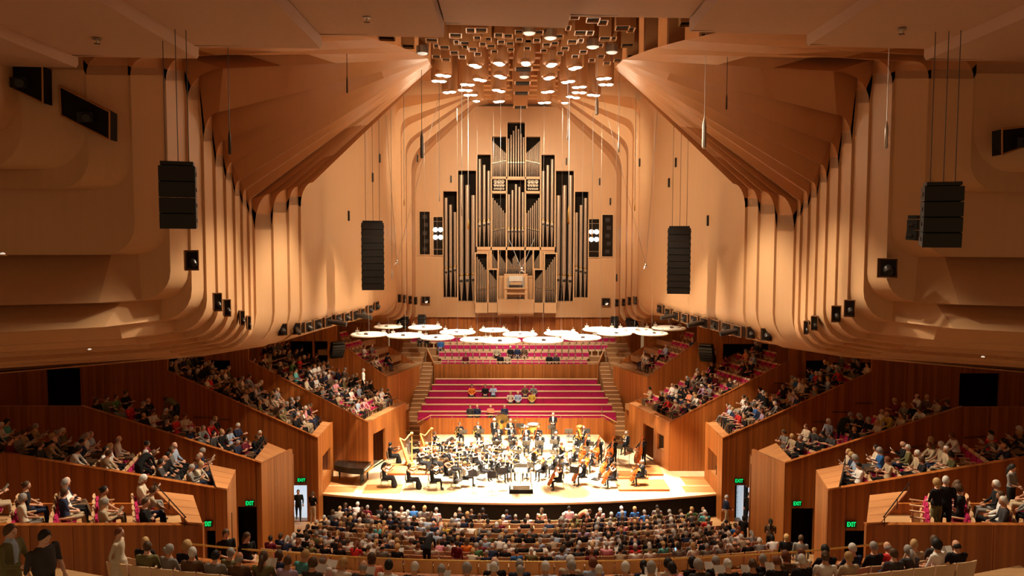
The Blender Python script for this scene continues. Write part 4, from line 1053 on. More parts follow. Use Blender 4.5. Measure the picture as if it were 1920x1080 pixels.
# ================================================================== PEOPLE
DG = lambda: bpy.context.evaluated_depsgraph_get()
SKIN = [plain('skin_'+str(i), c, 0.55, spec=0.3) for i, c in enumerate(((0.62, 0.34, 0.22), (0.70, 0.42, 0.30), (0.55, 0.28, 0.17), (0.40, 0.20, 0.11)))]
HAIRM = {n: plain('hair_'+n, c, 0.6, spec=0.3, noise=0.2) for n, c in (('grey', (0.30, 0.28, 0.26)), ('white', (0.62, 0.60, 0.56)), ('brown', (0.085, 0.045, 0.022)), ('black', (0.014, 0.011, 0.009)), ('blond', (0.46, 0.29, 0.12)), ('auburn', (0.16, 0.05, 0.02)))}
CLOTH = {n: plain('cloth_'+n.replace(' ', '_'), c, 0.85, spec=0.15, noise=0.12) for n, c in (
    ('black', (0.014, 0.013, 0.014)), ('navy', (0.022, 0.03, 0.065)), ('charcoal', (0.05, 0.048, 0.05)), ('grey', (0.20, 0.19, 0.18)), ('white', (0.75, 0.73, 0.70)), ('cream', (0.58, 0.50, 0.38)),
    ('beige', (0.42, 0.33, 0.22)), ('brown', (0.12, 0.07, 0.04)), ('olive', (0.15, 0.14, 0.06)), ('pale blue', (0.36, 0.46, 0.62)), ('blue', (0.04, 0.15, 0.42)), ('teal', (0.10, 0.40, 0.40)),
    ('red', (0.55, 0.03, 0.03)), ('orange', (0.75, 0.20, 0.03)), ('pink', (0.70, 0.30, 0.36)), ('maroon', (0.14, 0.015, 0.03)), ('green', (0.10, 0.24, 0.10)), ('salmon', (0.70, 0.26, 0.15)), ('ochre', (0.55, 0.38, 0.06)), ('lilac', (0.42, 0.32, 0.50)))}
SHOE = plain('shoe_leather', (0.02, 0.016, 0.014), 0.4)
EYE = plain('eye_dark', (0.03, 0.02, 0.015), 0.2)
LIP_ = plain('lip', (0.42, 0.14, 0.11), 0.5)
PAL_TOP = list(CLOTH)
def seg(tag_, pts, rad, flat=1.0): return (tag_, [Vector(p) for p in pts], rad if hasattr(rad, '__len__') else [rad]*len(pts), flat)
def head_mesh(m, c, fwd, up, slot_skin, slot_eye, slot_lip):
    """head with face; fwd/up unit vectors"""
    fwd = Vector(fwd).normalized(); up = Vector(up).normalized(); rt = fwd.cross(up).normalized()
    R = Matrix((rt, fwd, up)).transposed()
    T = lambda p: Vector(c)+R @ Vector(p)
    nu, nv = 14, 10; vs = []
    for i in range(nv+1):
        ph = math.pi*i/nv; z = -math.cos(ph); a = math.sin(ph)
        for k in range(nu):
            an = 2*math.pi*k/nu; x = math.cos(an)*a*0.080; y = math.sin(an)*a*0.099; zz = z*0.114
            if z < -0.1:      # jaw: narrower, chin pushed forward
                q = min(1, (-z-0.1)/0.9); x *= 1-0.28*q; y = y*(1-0.22*q)+0.020*q
            if y > 0.05 and -0.55 < z < 0.1: y *= 0.97
            vs.append(T((x, y, zz)))
    fs = []
    for i in range(nv):
        for k in range(nu):
            a, b = i*nu+k, i*nu+(k+1) % nu; fs.append((a, b, b+nu, a+nu))
    m.add(vs, fs, slot_skin)
    m.add([T(p) for p in ((-0.013, 0.088, -0.045), (0.013, 0.088, -0.045), (0.0, 0.116, -0.040), (0.0, 0.096, 0.012), (-0.009, 0.085, 0.01), (0.009, 0.085, 0.01))], [(0, 1, 2), (0, 2, 3, 4), (1, 5, 3, 2)], slot_skin)
    for sx in (-1, 1):
        m.ell(T((sx*0.030, 0.084, 0.008)), (0.012, 0.008, 0.007), 6, 4, slot_eye, R)
        m.ell(T((sx*0.077, -0.005, -0.012)), (0.010, 0.020, 0.032), 6, 5, slot_skin, R)
    m.ell(T((0, 0.094, -0.070)), (0.024, 0.006, 0.007), 6, 4, slot_lip, R)
def hand(m, wrist, d, up, curl, mat, thumb_side):
    """palm, four unequal bent fingers and a thumb leaving the side of the palm"""
    d = Vector(d).normalized(); up = Vector(up); up = (up-d*up.dot(d)).normalized(); sd = d.cross(up)*thumb_side
    w = Vector(wrist)
    m.tube([w-d*0.02, w+d*0.035, w+d*0.085], [0.026, 0.038, 0.036], 6, mat, flat=1.0)
    for i, ln in enumerate((0.068, 0.078, 0.072, 0.055)):
        b = w+d*0.075+sd*(0.028-0.019*i)
        k = b+d*ln*0.5*math.cos(curl*0.4)-up*ln*0.5*math.sin(curl*0.4)
        e = k+d*ln*0.5*math.cos(curl)-up*ln*0.5*math.sin(curl)
        m.tube([b, k, e], [0.0095, 0.0088, 0.0065], 5, mat)
    t0 = w+d*0.03+sd*0.03; t1 = t0+d*0.03+sd*0.022; m.tube([t0, t1, t1+d*0.028-up*0.01], [0.012, 0.010, 0.0075], 5, mat)
class Slots:   # order of material slots in every body mesh
    names = ['skin', 'top', 'bottom', 'shoe', 'shirt', 'eye', 'lip']
_SL = [SKIN[0], CLOTH['grey'], CLOTH['charcoal'], SHOE, CLOTH['white'], EYE, LIP_]
BODY = {}
def make_body(name, J, female=False, skirt=None, sleeves=True, jacket=False, voxel=0.024, dress=False, collar=True):
    """J: joint dictionary. One continuous remeshed body + head + fingers."""
    g = lambda k: Vector(J[k])
    pel, wai, che, nck, hd = g('pelvis'), g('waist'), g('chest'), g('neck'), g('head')
    hw = 0.155 if female else 0.165; sw = 0.165 if female else 0.195
    segs = []
    axis = (nck-pel).normalized()
    rt = Vector(J.get('right', (1, 0, 0)))
    # torso as three overlapping flattened tubes
    wx = 0.120 if female else 0.145
    tor = [(pel-axis*0.06, hw*0.98, 0.115), (pel+axis*0.05, hw*1.04, 0.13), (wai, wx*1.05+J.get('belly', 0)*0.6, 0.105+J.get('belly', 0)), (che, sw*0.92, 0.125+J.get('belly', 0)*0.3), (che+axis*0.13, sw*0.88, 0.105), (nck-axis*0.035, 0.085, 0.075), (nck, 0.055, 0.055)]
    tm = MB(); n = 14; vs = []; fw = axis.cross(rt).normalized()*-1
    if fw.y < 0: fw = -fw
    for c, rx, ry in tor:
        for k in range(n):
            a = 2*math.pi*k/n; vs.append(c+rt*math.cos(a)*rx+fw*math.sin(a)*ry)
    fs = []
    for i in range(len(tor)-1):
        for k in range(n):
            a, b = i*n+k, i*n+(k+1) % n; fs.append((a, b, b+n, a+n))
    fs.append(tuple(range(n-1, -1, -1))); fs.append(tuple(range((len(tor)-1)*n, len(tor)*n)))
    tm.add(vs, fs)
    caps = [('torso', pel, che+axis*0.1, 0.14)]
    # neck into the head
    hd = hd-(hd-nck).normalized()*0.028
    tm.tube([nck-axis*0.05, nck+(hd-nck)*0.35, hd+(nck-hd)*0.2], [0.070, 0.060, 0.056], 10); caps.append(('skin', nck+(hd-nck)*0.25, hd, 0.055))
    fsz = 0.9 if female else 1.0
    for s, L in ((-1, 'l'), (1, 'r')):
        sh, el, wr = g('sh_'+L), g('el_'+L), g('wr_'+L)
        tm.tube([sh-rt*s*0.03, sh, sh.lerp(el, 0.5), el, el.lerp(wr, 0.45), wr], [0.062*fsz, 0.064*fsz, 0.053*fsz, 0.044*fsz, 0.042*fsz, 0.028*fsz], 9)
        caps.append(('arm', sh, el, 0.05)); caps.append(('fore', el, wr, 0.04))
        hp, kn, an, to = g('hip_'+L), g('kn_'+L), g('an_'+L), g('to_'+L)
        tm.tube([hp, hp.lerp(kn, 0.5), kn, kn.lerp(an, 0.35), an], [0.092, 0.080, 0.060, 0.058, 0.038], 10)
        tm.tube([an+(an-to).normalized()*0.05+Vector((0, 0, -0.045)), an.lerp(to, 0.5)+Vector((0, 0, -0.02)), to], [0.038, 0.042, 0.030], 8)
        caps.append(('leg', hp, kn, 0.08)); caps.append(('leg', kn, an, 0.05)); caps.append(('shoe', an+Vector((0, 0, -0.03)), to, 0.035))
    if skirt:
        tm.tube([Vector(p) for p in skirt[0]], skirt[1], 14, flat=skirt[2] if len(skirt) > 2 else 1.0)
        for a, b in zip(skirt[0], skirt[0][1:]): caps.append(('skirt', Vector(a), Vector(b), 0.2))
    me = tm.mesh('tmp', SKIN[0]); ob = bpy.data.objects.new('tmp', me); COL.objects.link(ob)
    md = ob.modifiers.new('r', 'REMESH'); md.mode = 'VOXEL'; md.voxel_size = voxel
    ms = ob.modifiers.new('s', 'SMOOTH'); ms.iterations = 3; ms.factor = 0.5
    mdc = ob.modifiers.new('d', 'DECIMATE'); mdc.ratio = 0.30
    em = bpy.data.meshes.new_from_object(ob.evaluated_get(DG()))
    bpy.data.objects.remove(ob); bpy.data.meshes.remove(me)
    V = [v.co.copy() for v in em.vertices]; F = [tuple(p.vertices) for p in em.polygons]
    m = MB(); m.mats = list(_SL)
    m.v = [tuple(v) for v in V]; m.f = F; m.m = []
    def dcap(p, a, b):
        ab = b-a; t = max(0, min(1, (p-a).dot(ab)/max(1e-9, ab.length_squared))); return (p-(a+ab*t)).length
    for f in F:
        c = sum((V[i] for i in f), Vector())/len(f)
        best = min(caps, key=lambda q: dcap(c, q[1], q[2])-q[3]); t = best[0]
        k = {'torso': 1, 'skin': 0, 'arm': 1, 'fore': 1 if sleeves else 0, 'leg': 2, 'shoe': 3, 'skirt': 2}[t]
        if dress and k == 1: k = 2 if not (t in ('arm', 'fore')) else k
        if t == 'arm' and sleeves is None: k = 0
        if t == 'fore' and sleeves is None: k = 0
        if t == 'torso':
            h = (c-pel).dot(axis)/((nck-pel).length)
            if h < 0.10 and not dress: k = 2
            if jacket and abs((c-pel).dot(rt)) < 0.055*(0.4+0.8*h) and (c-(pel+axis*(c-pel).dot(axis))).dot(fw) > 0.04 and h > 0.25: k = 4
            if h > 0.94: k = 0 if not jacket else 4
            if dress and h > 0.86: k = 0
        if t == 'skin' and jacket and (c-nck).dot(axis) < 0.02: k = 4
        m.m.append(k)
    bpy.data.meshes.remove(em)
    up = (hd-nck).normalized(); hf = Vector(J.get('look', (0, 1, -0.12)))
    hf = (hf-up*0).normalized(); up2 = (Vector((0, 0, 1))-hf*hf.z).normalized()
    head_mesh(m, hd, hf, up2, SKIN[0], EYE, LIP_)
    for s, L in ((-1, 'l'), (1, 'r')):
        wr, el = g('wr_'+L), g('el_'+L)
        d = J.get('hd_'+L); d = Vector(d) if d else (wr-el)
        hand(m, wr, d, J.get('hu_'+L, (0, 0, 1)), J.get('curl', 0.7), SKIN[0], -s)
    me = m.mesh('body', None, True)
    BODY[name] = (me, hd, hf, up2, J)
    return me
def seated(**k):
    J = dict(pelvis=(0, -0.02, 0.55), waist=(0, -0.05, 0.74), chest=(0, -0.06, 0.93), neck=(0, -0.05, 1.135), head=(0, -0.015, 1.285),
             sh_l=(-0.19, -0.06, 1.05), sh_r=(0.19, -0.06, 1.05), el_l=(-0.25, 0.02, 0.79), el_r=(0.25, 0.02, 0.79), wr_l=(-0.10, 0.24, 0.69), wr_r=(0.10, 0.24, 0.69),
             hip_l=(-0.095, 0.0, 0.53), hip_r=(0.095, 0.0, 0.53), kn_l=(-0.12, 0.42, 0.53), kn_r=(0.12, 0.42, 0.53), an_l=(-0.12, 0.44, 0.09), an_r=(0.12, 0.44, 0.09), to_l=(-0.14, 0.59, 0.035), to_r=(0.14, 0.59, 0.035))
    J.update(k); return J
def standing(**k):
    J = dict(pelvis=(0, 0, 0.95), waist=(0, 0.0, 1.12), chest=(0, 0, 1.29), neck=(0, -0.01, 1.49), head=(0, 0.025, 1.635),
             sh_l=(-0.195, -0.01, 1.40), sh_r=(0.195, -0.01, 1.40), el_l=(-0.25, -0.03, 1.12), el_r=(0.25, -0.03, 1.12), wr_l=(-0.24, 0.06, 0.87), wr_r=(0.24, 0.06, 0.87),
             hip_l=(-0.09, 0, 0.90), hip_r=(0.09, 0, 0.90), kn_l=(-0.10, 0.02, 0.50), kn_r=(0.10, 0.02, 0.50), an_l=(-0.11, -0.02, 0.09), an_r=(0.11, -0.02, 0.09), to_l=(-0.14, 0.14, 0.035), to_r=(0.14, 0.14, 0.035))
    J.update(k); return J
READ = dict(el_l=(-0.23, 0.05, 0.83), el_r=(0.23, 0.05, 0.83), wr_l=(-0.11, 0.28, 0.90), wr_r=(0.11, 0.28, 0.90), look=(0, 1, -0.45), head=(0, 0.005, 1.275))
CROSS = dict(kn_l=(-0.02, 0.43, 0.62), an_l=(0.13, 0.58, 0.27), to_l=(0.16, 0.70, 0.22))
make_body('sit_lap', seated())
make_body('sit_lap_f', seated(look=(0.25, 1, -0.1)), female=True, sleeves=False)
make_body('sit_read', seated(**READ))
make_body('sit_read_f', seated(**READ), female=True, sleeves=False)
make_body('sit_cross', seated(**CROSS, look=(-0.35, 1, -0.05)))
make_body('sit_lean', seated(waist=(0, 0.02, 0.73), chest=(0, 0.08, 0.90), neck=(0, 0.16, 1.08), head=(0, 0.22, 1.215), sh_l=(-0.19, 0.12, 1.0), sh_r=(0.19, 0.12, 1.0), el_l=(-0.24, 0.28, 0.78), el_r=(0.24, 0.28, 0.78), wr_l=(-0.1, 0.42, 0.66), wr_r=(0.1, 0.42, 0.66), look=(0, 1, -0.3)))
make_body('sit_armscross', seated(wr_l=(0.10, 0.13, 0.86), wr_r=(-0.10, 0.15, 0.84), el_l=(-0.25, 0.06, 0.80), el_r=(0.25, 0.06, 0.80), belly=0.02), sleeves=True)
make_body('stand', standing())
make_body('stand_f', standing(wr_l=(-0.05, 0.24, 1.05), wr_r=(0.05, 0.24, 1.05), el_l=(-0.22, 0.06, 1.10), el_r=(0.22, 0.06, 1.10)), female=True, sleeves=False)
make_body('stand_look', standing(look=(0.1, 1, -0.40), head=(0, 0.05, 1.62), belly=0.07, wr_l=(-0.27, 0.12, 0.90), wr_r=(0.27, 0.14, 0.92), sh_l=(-0.22, -0.01, 1.40), sh_r=(0.22, -0.01, 1.40), el_l=(-0.30, -0.02, 1.13), el_r=(0.30, -0.02, 1.13)), sleeves=False)
make_body('stand_behind', standing(el_l=(-0.25, -0.10, 1.13), el_r=(0.25, -0.10, 1.13), wr_l=(-0.05, -0.16, 0.98), wr_r=(0.05, -0.17, 0.96)), female=True, skirt=([(0, 0, 1.0), (0, 0, 0.6), (0, 0, 0.20)], [0.17, 0.20, 0.23], 0.8), dress=False)
make_body('walk', standing(kn_l=(-0.10, 0.16, 0.52), an_l=(-0.10, 0.26, 0.11), to_l=(-0.11, 0.42, 0.09), kn_r=(0.10, -0.05, 0.50), an_r=(0.10, -0.30, 0.14), to_r=(0.11, -0.17, 0.04), wr_l=(-0.24, -0.08, 0.88), wr_r=(0.22, 0.22, 1.02), el_r=(0.25, 0.02, 1.13)))
make_body('bend', standing(waist=(0, 0.10, 1.08), chest=(0, 0.28, 1.18), neck=(0, 0.46, 1.25), head=(0, 0.58, 1.25), sh_l=(-0.19, 0.38, 1.2), sh_r=(0.19, 0.38, 1.2), el_l=(-0.22, 0.45, 0.93), el_r=(0.22, 0.45, 0.93), wr_l=(-0.15, 0.58, 0.74), wr_r=(0.15, 0.58, 0.74), look=(0, 1, -0.8)))
# musicians
VLN = dict(el_l=(-0.30, 0.20, 0.88), wr_l=(-0.33, 0.40, 1.06), el_r=(0.33, 0.14, 0.93), wr_r=(0.16, 0.40, 1.02), look=(-0.35, 1, -0.3), head=(-0.02, 0.0, 1.28), curl=1.2)
make_body('violin_m', seated(**VLN), jacket=True)
make_body('violin_f', seated(**VLN), female=True, sleeves=None, skirt=([(0, 0.02, 0.54), (0, 0.42, 0.52), (0, 0.47, 0.30), (0, 0.50, 0.08)], [0.17, 0.20, 0.21, 0.25], 0.7), dress=True)
make_body('violin_w', seated(**VLN), female=True, sleeves=True)
CEL = dict(kn_l=(-0.27, 0.38, 0.50), kn_r=(0.27, 0.38, 0.50), an_l=(-0.27, 0.36, 0.09), an_r=(0.27, 0.36, 0.09), to_l=(-0.31, 0.50, 0.035), to_r=(0.31, 0.50, 0.035), el_l=(-0.32, 0.14, 0.98), wr_l=(-0.13, 0.20, 1.12), el_r=(0.33, 0.20, 0.84), wr_r=(0.22, 0.46, 0.72), look=(-0.1, 1, -0.4), curl=1.1)
make_body('cello_m', seated(**CEL), jacket=True)
make_body('cello_f', seated(**CEL), female=True, sleeves=None)
WND = dict(el_l=(-0.25, 0.10, 0.84), el_r=(0.25, 0.10, 0.82), wr_l=(-0.05, 0.26, 0.98), wr_r=(0.05, 0.30, 0.86), look=(0, 1, -0.25), curl=1.0)
make_body('wind_m', seated(**WND), jacket=True)
make_body('wind_f', seated(**WND), female=True, sleeves=True)
make_body('rest_m', seated(wr_l=(-0.06, 0.26, 0.70), wr_r=(0.06, 0.28, 0.70)), jacket=True)
make_body('bass_m', standing(el_l=(-0.32, 0.12, 1.30), wr_l=(-0.18, 0.26, 1.46), el_r=(0.34, 0.14, 1.16), wr_r=(0.30, 0.40, 0.98), chest=(0, 0.04, 1.28), neck=(0, 0.06, 1.47), head=(-0.03, 0.11, 1.60), look=(0.1, 1, -0.5), curl=1.1), jacket=True)
make_body('stand_m', standing(el_l=(-0.24, 0.08, 1.13), el_r=(0.24, 0.08, 1.13), wr_l=(-0.10, 0.30, 1.10), wr_r=(0.10, 0.30, 1.10)), jacket=True)
make_body('harp_f', seated(el_l=(-0.30, 0.18, 0.90), wr_l=(-0.14, 0.46, 1.0), el_r=(0.28, 0.18, 0.88), wr_r=(0.12, 0.42, 0.95), look=(-0.1, 1, -0.2)), female=True, sleeves=True, skirt=([(0, 0.02, 0.54), (0, 0.42, 0.52), (0, 0.46, 0.30), (0, 0.48, 0.10)], [0.17, 0.20, 0.22, 0.25], 0.7))
# hair styles, built round a head centre at the origin looking +Y
def hair_mesh(style):
    m = MB(); nu, nv = 16, 9
    def cap(rx, ry, rz, low_front, low_back, off=(0, -0.008, 0.006), bump=0.0):
        vs = []; fs = []
        for k in range(nu):
            an = 2*math.pi*k/nu; f = (math.sin(an)+1)/2
            lo = lerp(low_back, low_front, f**2.4)
            for i in range(nv+1):
                ph = lerp(lo, math.pi/2, i/nv)
                r = math.cos(ph); bb = 1+bump*math.sin(an*3+i)
                vs.append((off[0]+math.cos(an)*r*rx*bb, off[1]+math.sin(an)*r*ry*bb, off[2]+math.sin(ph)*rz))
        for k in range(nu):
            for i in range(nv):
                a, b = k*(nv+1)+i, ((k+1) % nu)*(nv+1)+i; fs.append((a, b, b+1, a+1))
        m.add(vs, fs)
    if style == 'short': cap(0.092, 0.110, 0.126, 0.72, -0.62, bump=0.02)
    if style == 'crop': cap(0.087, 0.105, 0.121, 0.80, -0.50)
    if style == 'bald': cap(0.088, 0.105, 0.095, 0.50, -0.50, (0, -0.014, -0.034)); 
    if style == 'bob': cap(0.100, 0.112, 0.130, 0.50, -0.95, bump=0.03); m.ell((0, -0.045, -0.085), (0.088, 0.06, 0.055), 10, 6)
    if style == 'curly':
        cap(0.108, 0.118, 0.140, 0.55, -0.75, bump=0.06)
    if style == 'long':
        cap(0.094, 0.110, 0.128, 0.55, -0.85); m.tube([(0, -0.055, 0.02), (0, -0.085, -0.12), (0, -0.105, -0.30)], [0.085, 0.095, 0.055], 10, flat=0.55)
    if style == 'bun': cap(0.090, 0.109, 0.124, 0.70, -0.62); m.ell((0, -0.115, 0.03), (0.045, 0.04, 0.045), 9, 6)
    return m.mesh('hair', HAIRM['grey'], True)
HAIR = {s: hair_mesh(s) for s in ('short', 'crop', 'bald', 'bob', 'curly', 'long', 'bun')}
def hair_matrix(body):
    me, hd, hf, up, J = BODY[body]; rt = hf.cross(up).normalized()
    M = Matrix((rt, hf, up)).transposed().to_4x4(); M.translation = hd; return M
def person(body, loc, rz, top, bottom, style, hcol, skin, label, group=None, scale=1.0, cat='person', shirt='white', shoe=None):
    me = BODY[body][0]
    o = link('person', me); o.location = loc; o.rotation_euler = (0, 0, rz); o.scale = (scale, scale, scale)
    for i, mt in ((0, SKIN[skin]), (1, CLOTH[top]), (2, CLOTH[bottom]), (4, CLOTH[shirt])):
        o.material_slots[i].link = 'OBJECT'; o.material_slots[i].material = mt
    tag(o, label, cat, group)
    h = link('hair', HAIR[style], o); h.matrix_local = hair_matrix(body)
    h.material_slots[0].link = 'OBJECT'; h.material_slots[0].material = HAIRM[hcol]
    return o
HAIR_TXT = {'short': '%s-haired', 'crop': 'short %s-haired', 'bald': 'balding %s-haired', 'bob': '%s-bobbed', 'curly': 'curly %s-haired', 'long': 'long %s-haired', 'bun': '%s-bunned'}
def look_txt(style, hcol): return HAIR_TXT[style] % hcol
def rnd_look(rg):
    f = rg.random() < 0.52
    hc = rg.choices(['grey', 'white', 'brown', 'black', 'blond', 'auburn'], [24, 18, 22, 14, 14, 8])[0]
    st = rg.choice(['bob', 'curly', 'long', 'bob', 'short', 'bun']) if f else rg.choices(['short', 'crop', 'bald'], [5, 3, 3])[0]
    if st == 'bald' and hc in ('blond', 'auburn'): hc = 'grey'
    top = rg.choices(PAL_TOP, [34, 13, 14, 12, 15, 9, 9, 6, 5, 5, 2.5, 1.2, 2.5, 0.7, 2, 2.5, 1.5, 0.8, 0.6, 1.2])[0]
    bot = rg.choice(['black', 'navy', 'charcoal', 'beige', 'black', 'grey', 'brown'])
    return f, st, hc, top, bot, rg.choices([0, 1, 2, 3], [5, 5, 3, 1])[0]
# paper programme, phone
pm = MB()
for sx in (-1, 1):
    pm.prism([(0, 0, -0.13), (sx*0.14, -0.03, -0.13), (sx*0.14, -0.03, 0.13), (0, 0, 0.13)], (0, -0.006, 0))
PROG = pm.mesh('programme', PAPER)
def programme(owner, body, lab, down=False):
    J = BODY[body][4]; c = (Vector(J['wr_l'])+Vector(J['wr_r']))/2+Vector((0, 0.07, 0.05))
    o = link('concert_programme', PROG); o.matrix_world = Matrix.Translation(owner.location) @ Matrix.Rotation(owner.rotation_euler.z, 4, 'Z') @ Matrix.Translation(c*owner.scale.x) @ Matrix.Rotation(math.radians(-38), 4, 'X')
    return tag(o, lab, 'programme', 'programmes held by the audience')
# ------------------------------------------------------------------ seats
def seat_parts(shell, cush):
    b = MB(); n = 7; rows = []
    for (z, y) in ((0.34, -0.20), (0.45, -0.235), (0.70, -0.285), (0.90, -0.325)):
        rows.append([(lerp(-0.25, 0.25, i/(n-1)), y+0.03*((i/(n-1)-0.5)*2)**2, z) for i in range(n)])
    b.loft(rows); back = [[(p[0], p[1]-0.035, p[2]) for p in r] for r in rows]; b.loft(back)
    b.loft([rows[-1], back[-1]]); b.loft([rows[0], back[0]])
    b.loft([[r[0] for r in rows], [r[0] for r in back]]); b.loft([[r[-1] for r in rows], [r[-1] for r in back]])
    c = MB(); c.prism([(-0.235, -0.205, 0.48), (0.235, -0.205, 0.48), (0.235, -0.265, 0.80), (-0.235, -0.265, 0.80)], (0, 0.06, 0.012))
    s = MB(); s.box((0, 0.02, 0.425), (0.46, 0.46, 0.09), None, None); 
    u = MB(); u.box((0, 0.02, 0.365), (0.48, 0.47, 0.03))
    a = MB(); a.box((0, 0.0, 0), (0.045, 0.40, 0.035)); a.box((0, -0.17, -0.12), (0.035, 0.05, 0.24)); a.box((0, 0.12, -0.10), (0.03, 0.04, 0.20))
    f = MB(); f.box((0, 0, 0.17), (0.10, 0.30, 0.34)); f.box((0, 0, 0.015), (0.22, 0.36, 0.03))
    return b.mesh('backrest', shell), c.mesh('back_cushion', cush), s.mesh('seat_cushion', cush), u.mesh('seat_pan', shell), a.mesh('armrest', shell), f.mesh('pedestal', shell)
SEATM = seat_parts(SHELL, MAG)
_p = MB(); _p.prism([(-0.235, -0.10, 0.34), (0.235, -0.10, 0.34), (0.225, -0.13, 0.50), (-0.225, -0.13, 0.50)], (0, 0.03, 0.005)); PAN_UP = _p.mesh('seat_pan', SHELL)
_p = MB(); _p.prism([(-0.22, -0.175, 0.35), (0.22, -0.175, 0.35), (0.215, -0.20, 0.51), (-0.215, -0.20, 0.51)], (0, 0.07, 0.01)); CUSH_UP = _p.mesh('seat_cushion', MAG)
SEATQ = []
def seat(name, loc, rz, label, group, sc_=1.0, empty_=False):
    SEATQ.append([name, Vector(loc), rz, label, group, sc_, False])
    return len(SEATQ)-1
def seat_now(name, loc, rz, label, group, sc_=1.0, taken=True):
    e = empty(name, loc, rz, label, 'seat', group); e.scale = (sc_, 1, 1.1 if name in ('stalls_seat', 'circle_seat') else 1)
    for pn, me in zip(('backrest', 'back_cushion', 'seat_cushion', 'seat_pan', 'pedestal'), (SEATM[0], SEATM[1], SEATM[2] if taken else CUSH_UP, SEATM[3] if taken else PAN_UP, SEATM[5])): link(pn, me, e)
    for sx in (-0.265, 0.265):
        a = link('armrest', SEATM[4], e); a.location = (sx, 0.02, 0.62)
    return e
# ------------------------------------------------------------------ who sits where
rg = random.Random(21)
CAND = []     # (depth, body, loc, rz, look, label, group, programme?)
def cand(body, loc, rz, look, where, prog, scale=1.0, force=False):
    CAND.append(dict(body=body, loc=Vector(loc), rz=rz, look=look, where=where, prog=prog, scale=scale, force=force))
BODIES_M = ['sit_lap', 'sit_read', 'sit_cross', 'sit_lean', 'sit_armscross']; BODIES_F = ['sit_lap_f', 'sit_read_f', 'sit_read_f', 'sit_lap_f', 'sit_lean']
OCC = {-1: [0.72, 0.93, 0.95, 0.97, 0.88, 0.13], 1: [0.62, 0.80, 0.85, 0.90, 0.55, 0.07]}
NS = [5, 7, 8, 8, 9, 8]
for k in range(6):
    b = BOX[k]
    for s, side in SIDES:
        B, Cc, fd, nin = b[s]; rz = math.atan2(nin.y, nin.x)-math.pi/2
        for i in range(NROW[k]):
            z = box_floor(k, s, i); empty_row = (k == 0 and ((s == -1 and i == 1) or (s == 1 and i in (0,)))) or (k == 1 and s == 1 and i == 4)
            for j in range(b['ns']):
                d = 1.3+PITCH[k]*i; base = B-nin*d
                base = base+fd*((b['Y']+0.52-base.y)/fd.y)+fd*(0.57*j)
                if abs(base.x) > b['xa']+0.1 and k > 1: continue
                nxt = BOX[k+1]['Y'] if k < 5 else 57.4
                if base.y > nxt-0.70: continue
                u, v = proj((base.x, base.y, z+1.0))
                if u < -40 or u > 1960: continue
                nm = 'the '+ordn(k)+' '+side+' box from camera'
                seat('box_seat', (base.x, base.y, z), rz, 'magenta and pale wood seat, %s %s box, %s row, %s in it' % (ordn(k), side, ordn(i), ordn(j)), 'seats of the %s %s box' % (ordn(k), side))
                occ = OCC[s][k]
                if empty_row: occ = 0.1
                if k == 4 and s == 1 and i >= 4: occ = 0.45
                if k == 4 and s == 1 and i in (5, 6): occ = 0.15
                if k == 5 and i == 0: occ = 0.5
                if rg.random() < occ:
                    SEATQ[-1][6] = True
                    lk = rnd_look(rg); body = rg.choice(BODIES_F if lk[0] else BODIES_M)
                    cand(body, base+Vector((0, 0, z)), rz+rg.uniform(-0.2, 0.2), lk, '%s %s box, %s row, %s seat' % (ordn(k), side, ordn(i), ordn(j)), 'read' in body, BSC[k]*rg.uniform(0.97, 1.06))
# stalls
for i in range(10):
    yc = 39.3-0.95*i; z = stall_z(i); hwid = 9.6+0.16*i; n = int(2*hwid/0.61)
    for j in range(n):
        x = -hwid+0.61*(j+0.5); y = arcY(yc, x); rz = math.atan2(x/RAD, 1)
        seat('stalls_seat', (x, y, z), rz*1.0, 'pale wood stalls seat, %s row from the stage, %s from the left' % (ordn(i), ordn(j)), 'stalls seats, %s row from the stage' % ordn(i), 1.12)
        pocc = 0.86
        if i == 0: pocc = 0.62
        if i in (2, 3) and 14 < j < 19: pocc = 0.35
        if rg.random() < pocc:
            SEATQ[-1][6] = True
            lk = rnd_look(rg); body = rg.choice(BODIES_F if lk[0] else BODIES_M)
            cand(body, (x, y, z), rz+rg.uniform(-0.25, 0.25), lk, '%s stalls row, %s from left' % (ordn(i), ordn(j)), 'read' in body and rg.random() < 0.5, rg.uniform(0.97, 1.08))
# nearest rows at the foot of the picture
for r_, (yc, z) in enumerate(CIRC):
    n = 35
    for j in range(n):
        x = -9.9+0.57*(j+0.5); y = yc+x*x/70
        if r_ == 0 or j % 1 == 0:
            seat('circle_seat', (x, y, z), 0.03*x, 'pale wood seat in the %s row from the camera, %s from the left' % (ordn(1-r_), ordn(j)), 'seats of the nearest rows', 1.12); SEATQ[-1][6] = True
        gap = (r_ == 0 and j in (1, 5, 9, 13)) or rg.random() < 0.12
        if not gap and r_ == 0 or (r_ == 1 and rg.random() < 0.88):
            lk = rnd_look(rg); body = rg.choice(BODIES_F if lk[0] else BODIES_M)
            cand(body, (x, y, z), 0.03*x+rg.uniform(-0.25, 0.25), lk, '%s row from camera, %s from left' % (ordn(1-r_), ordn(j)), 'read' in body, rg.uniform(0.98, 1.07), True)
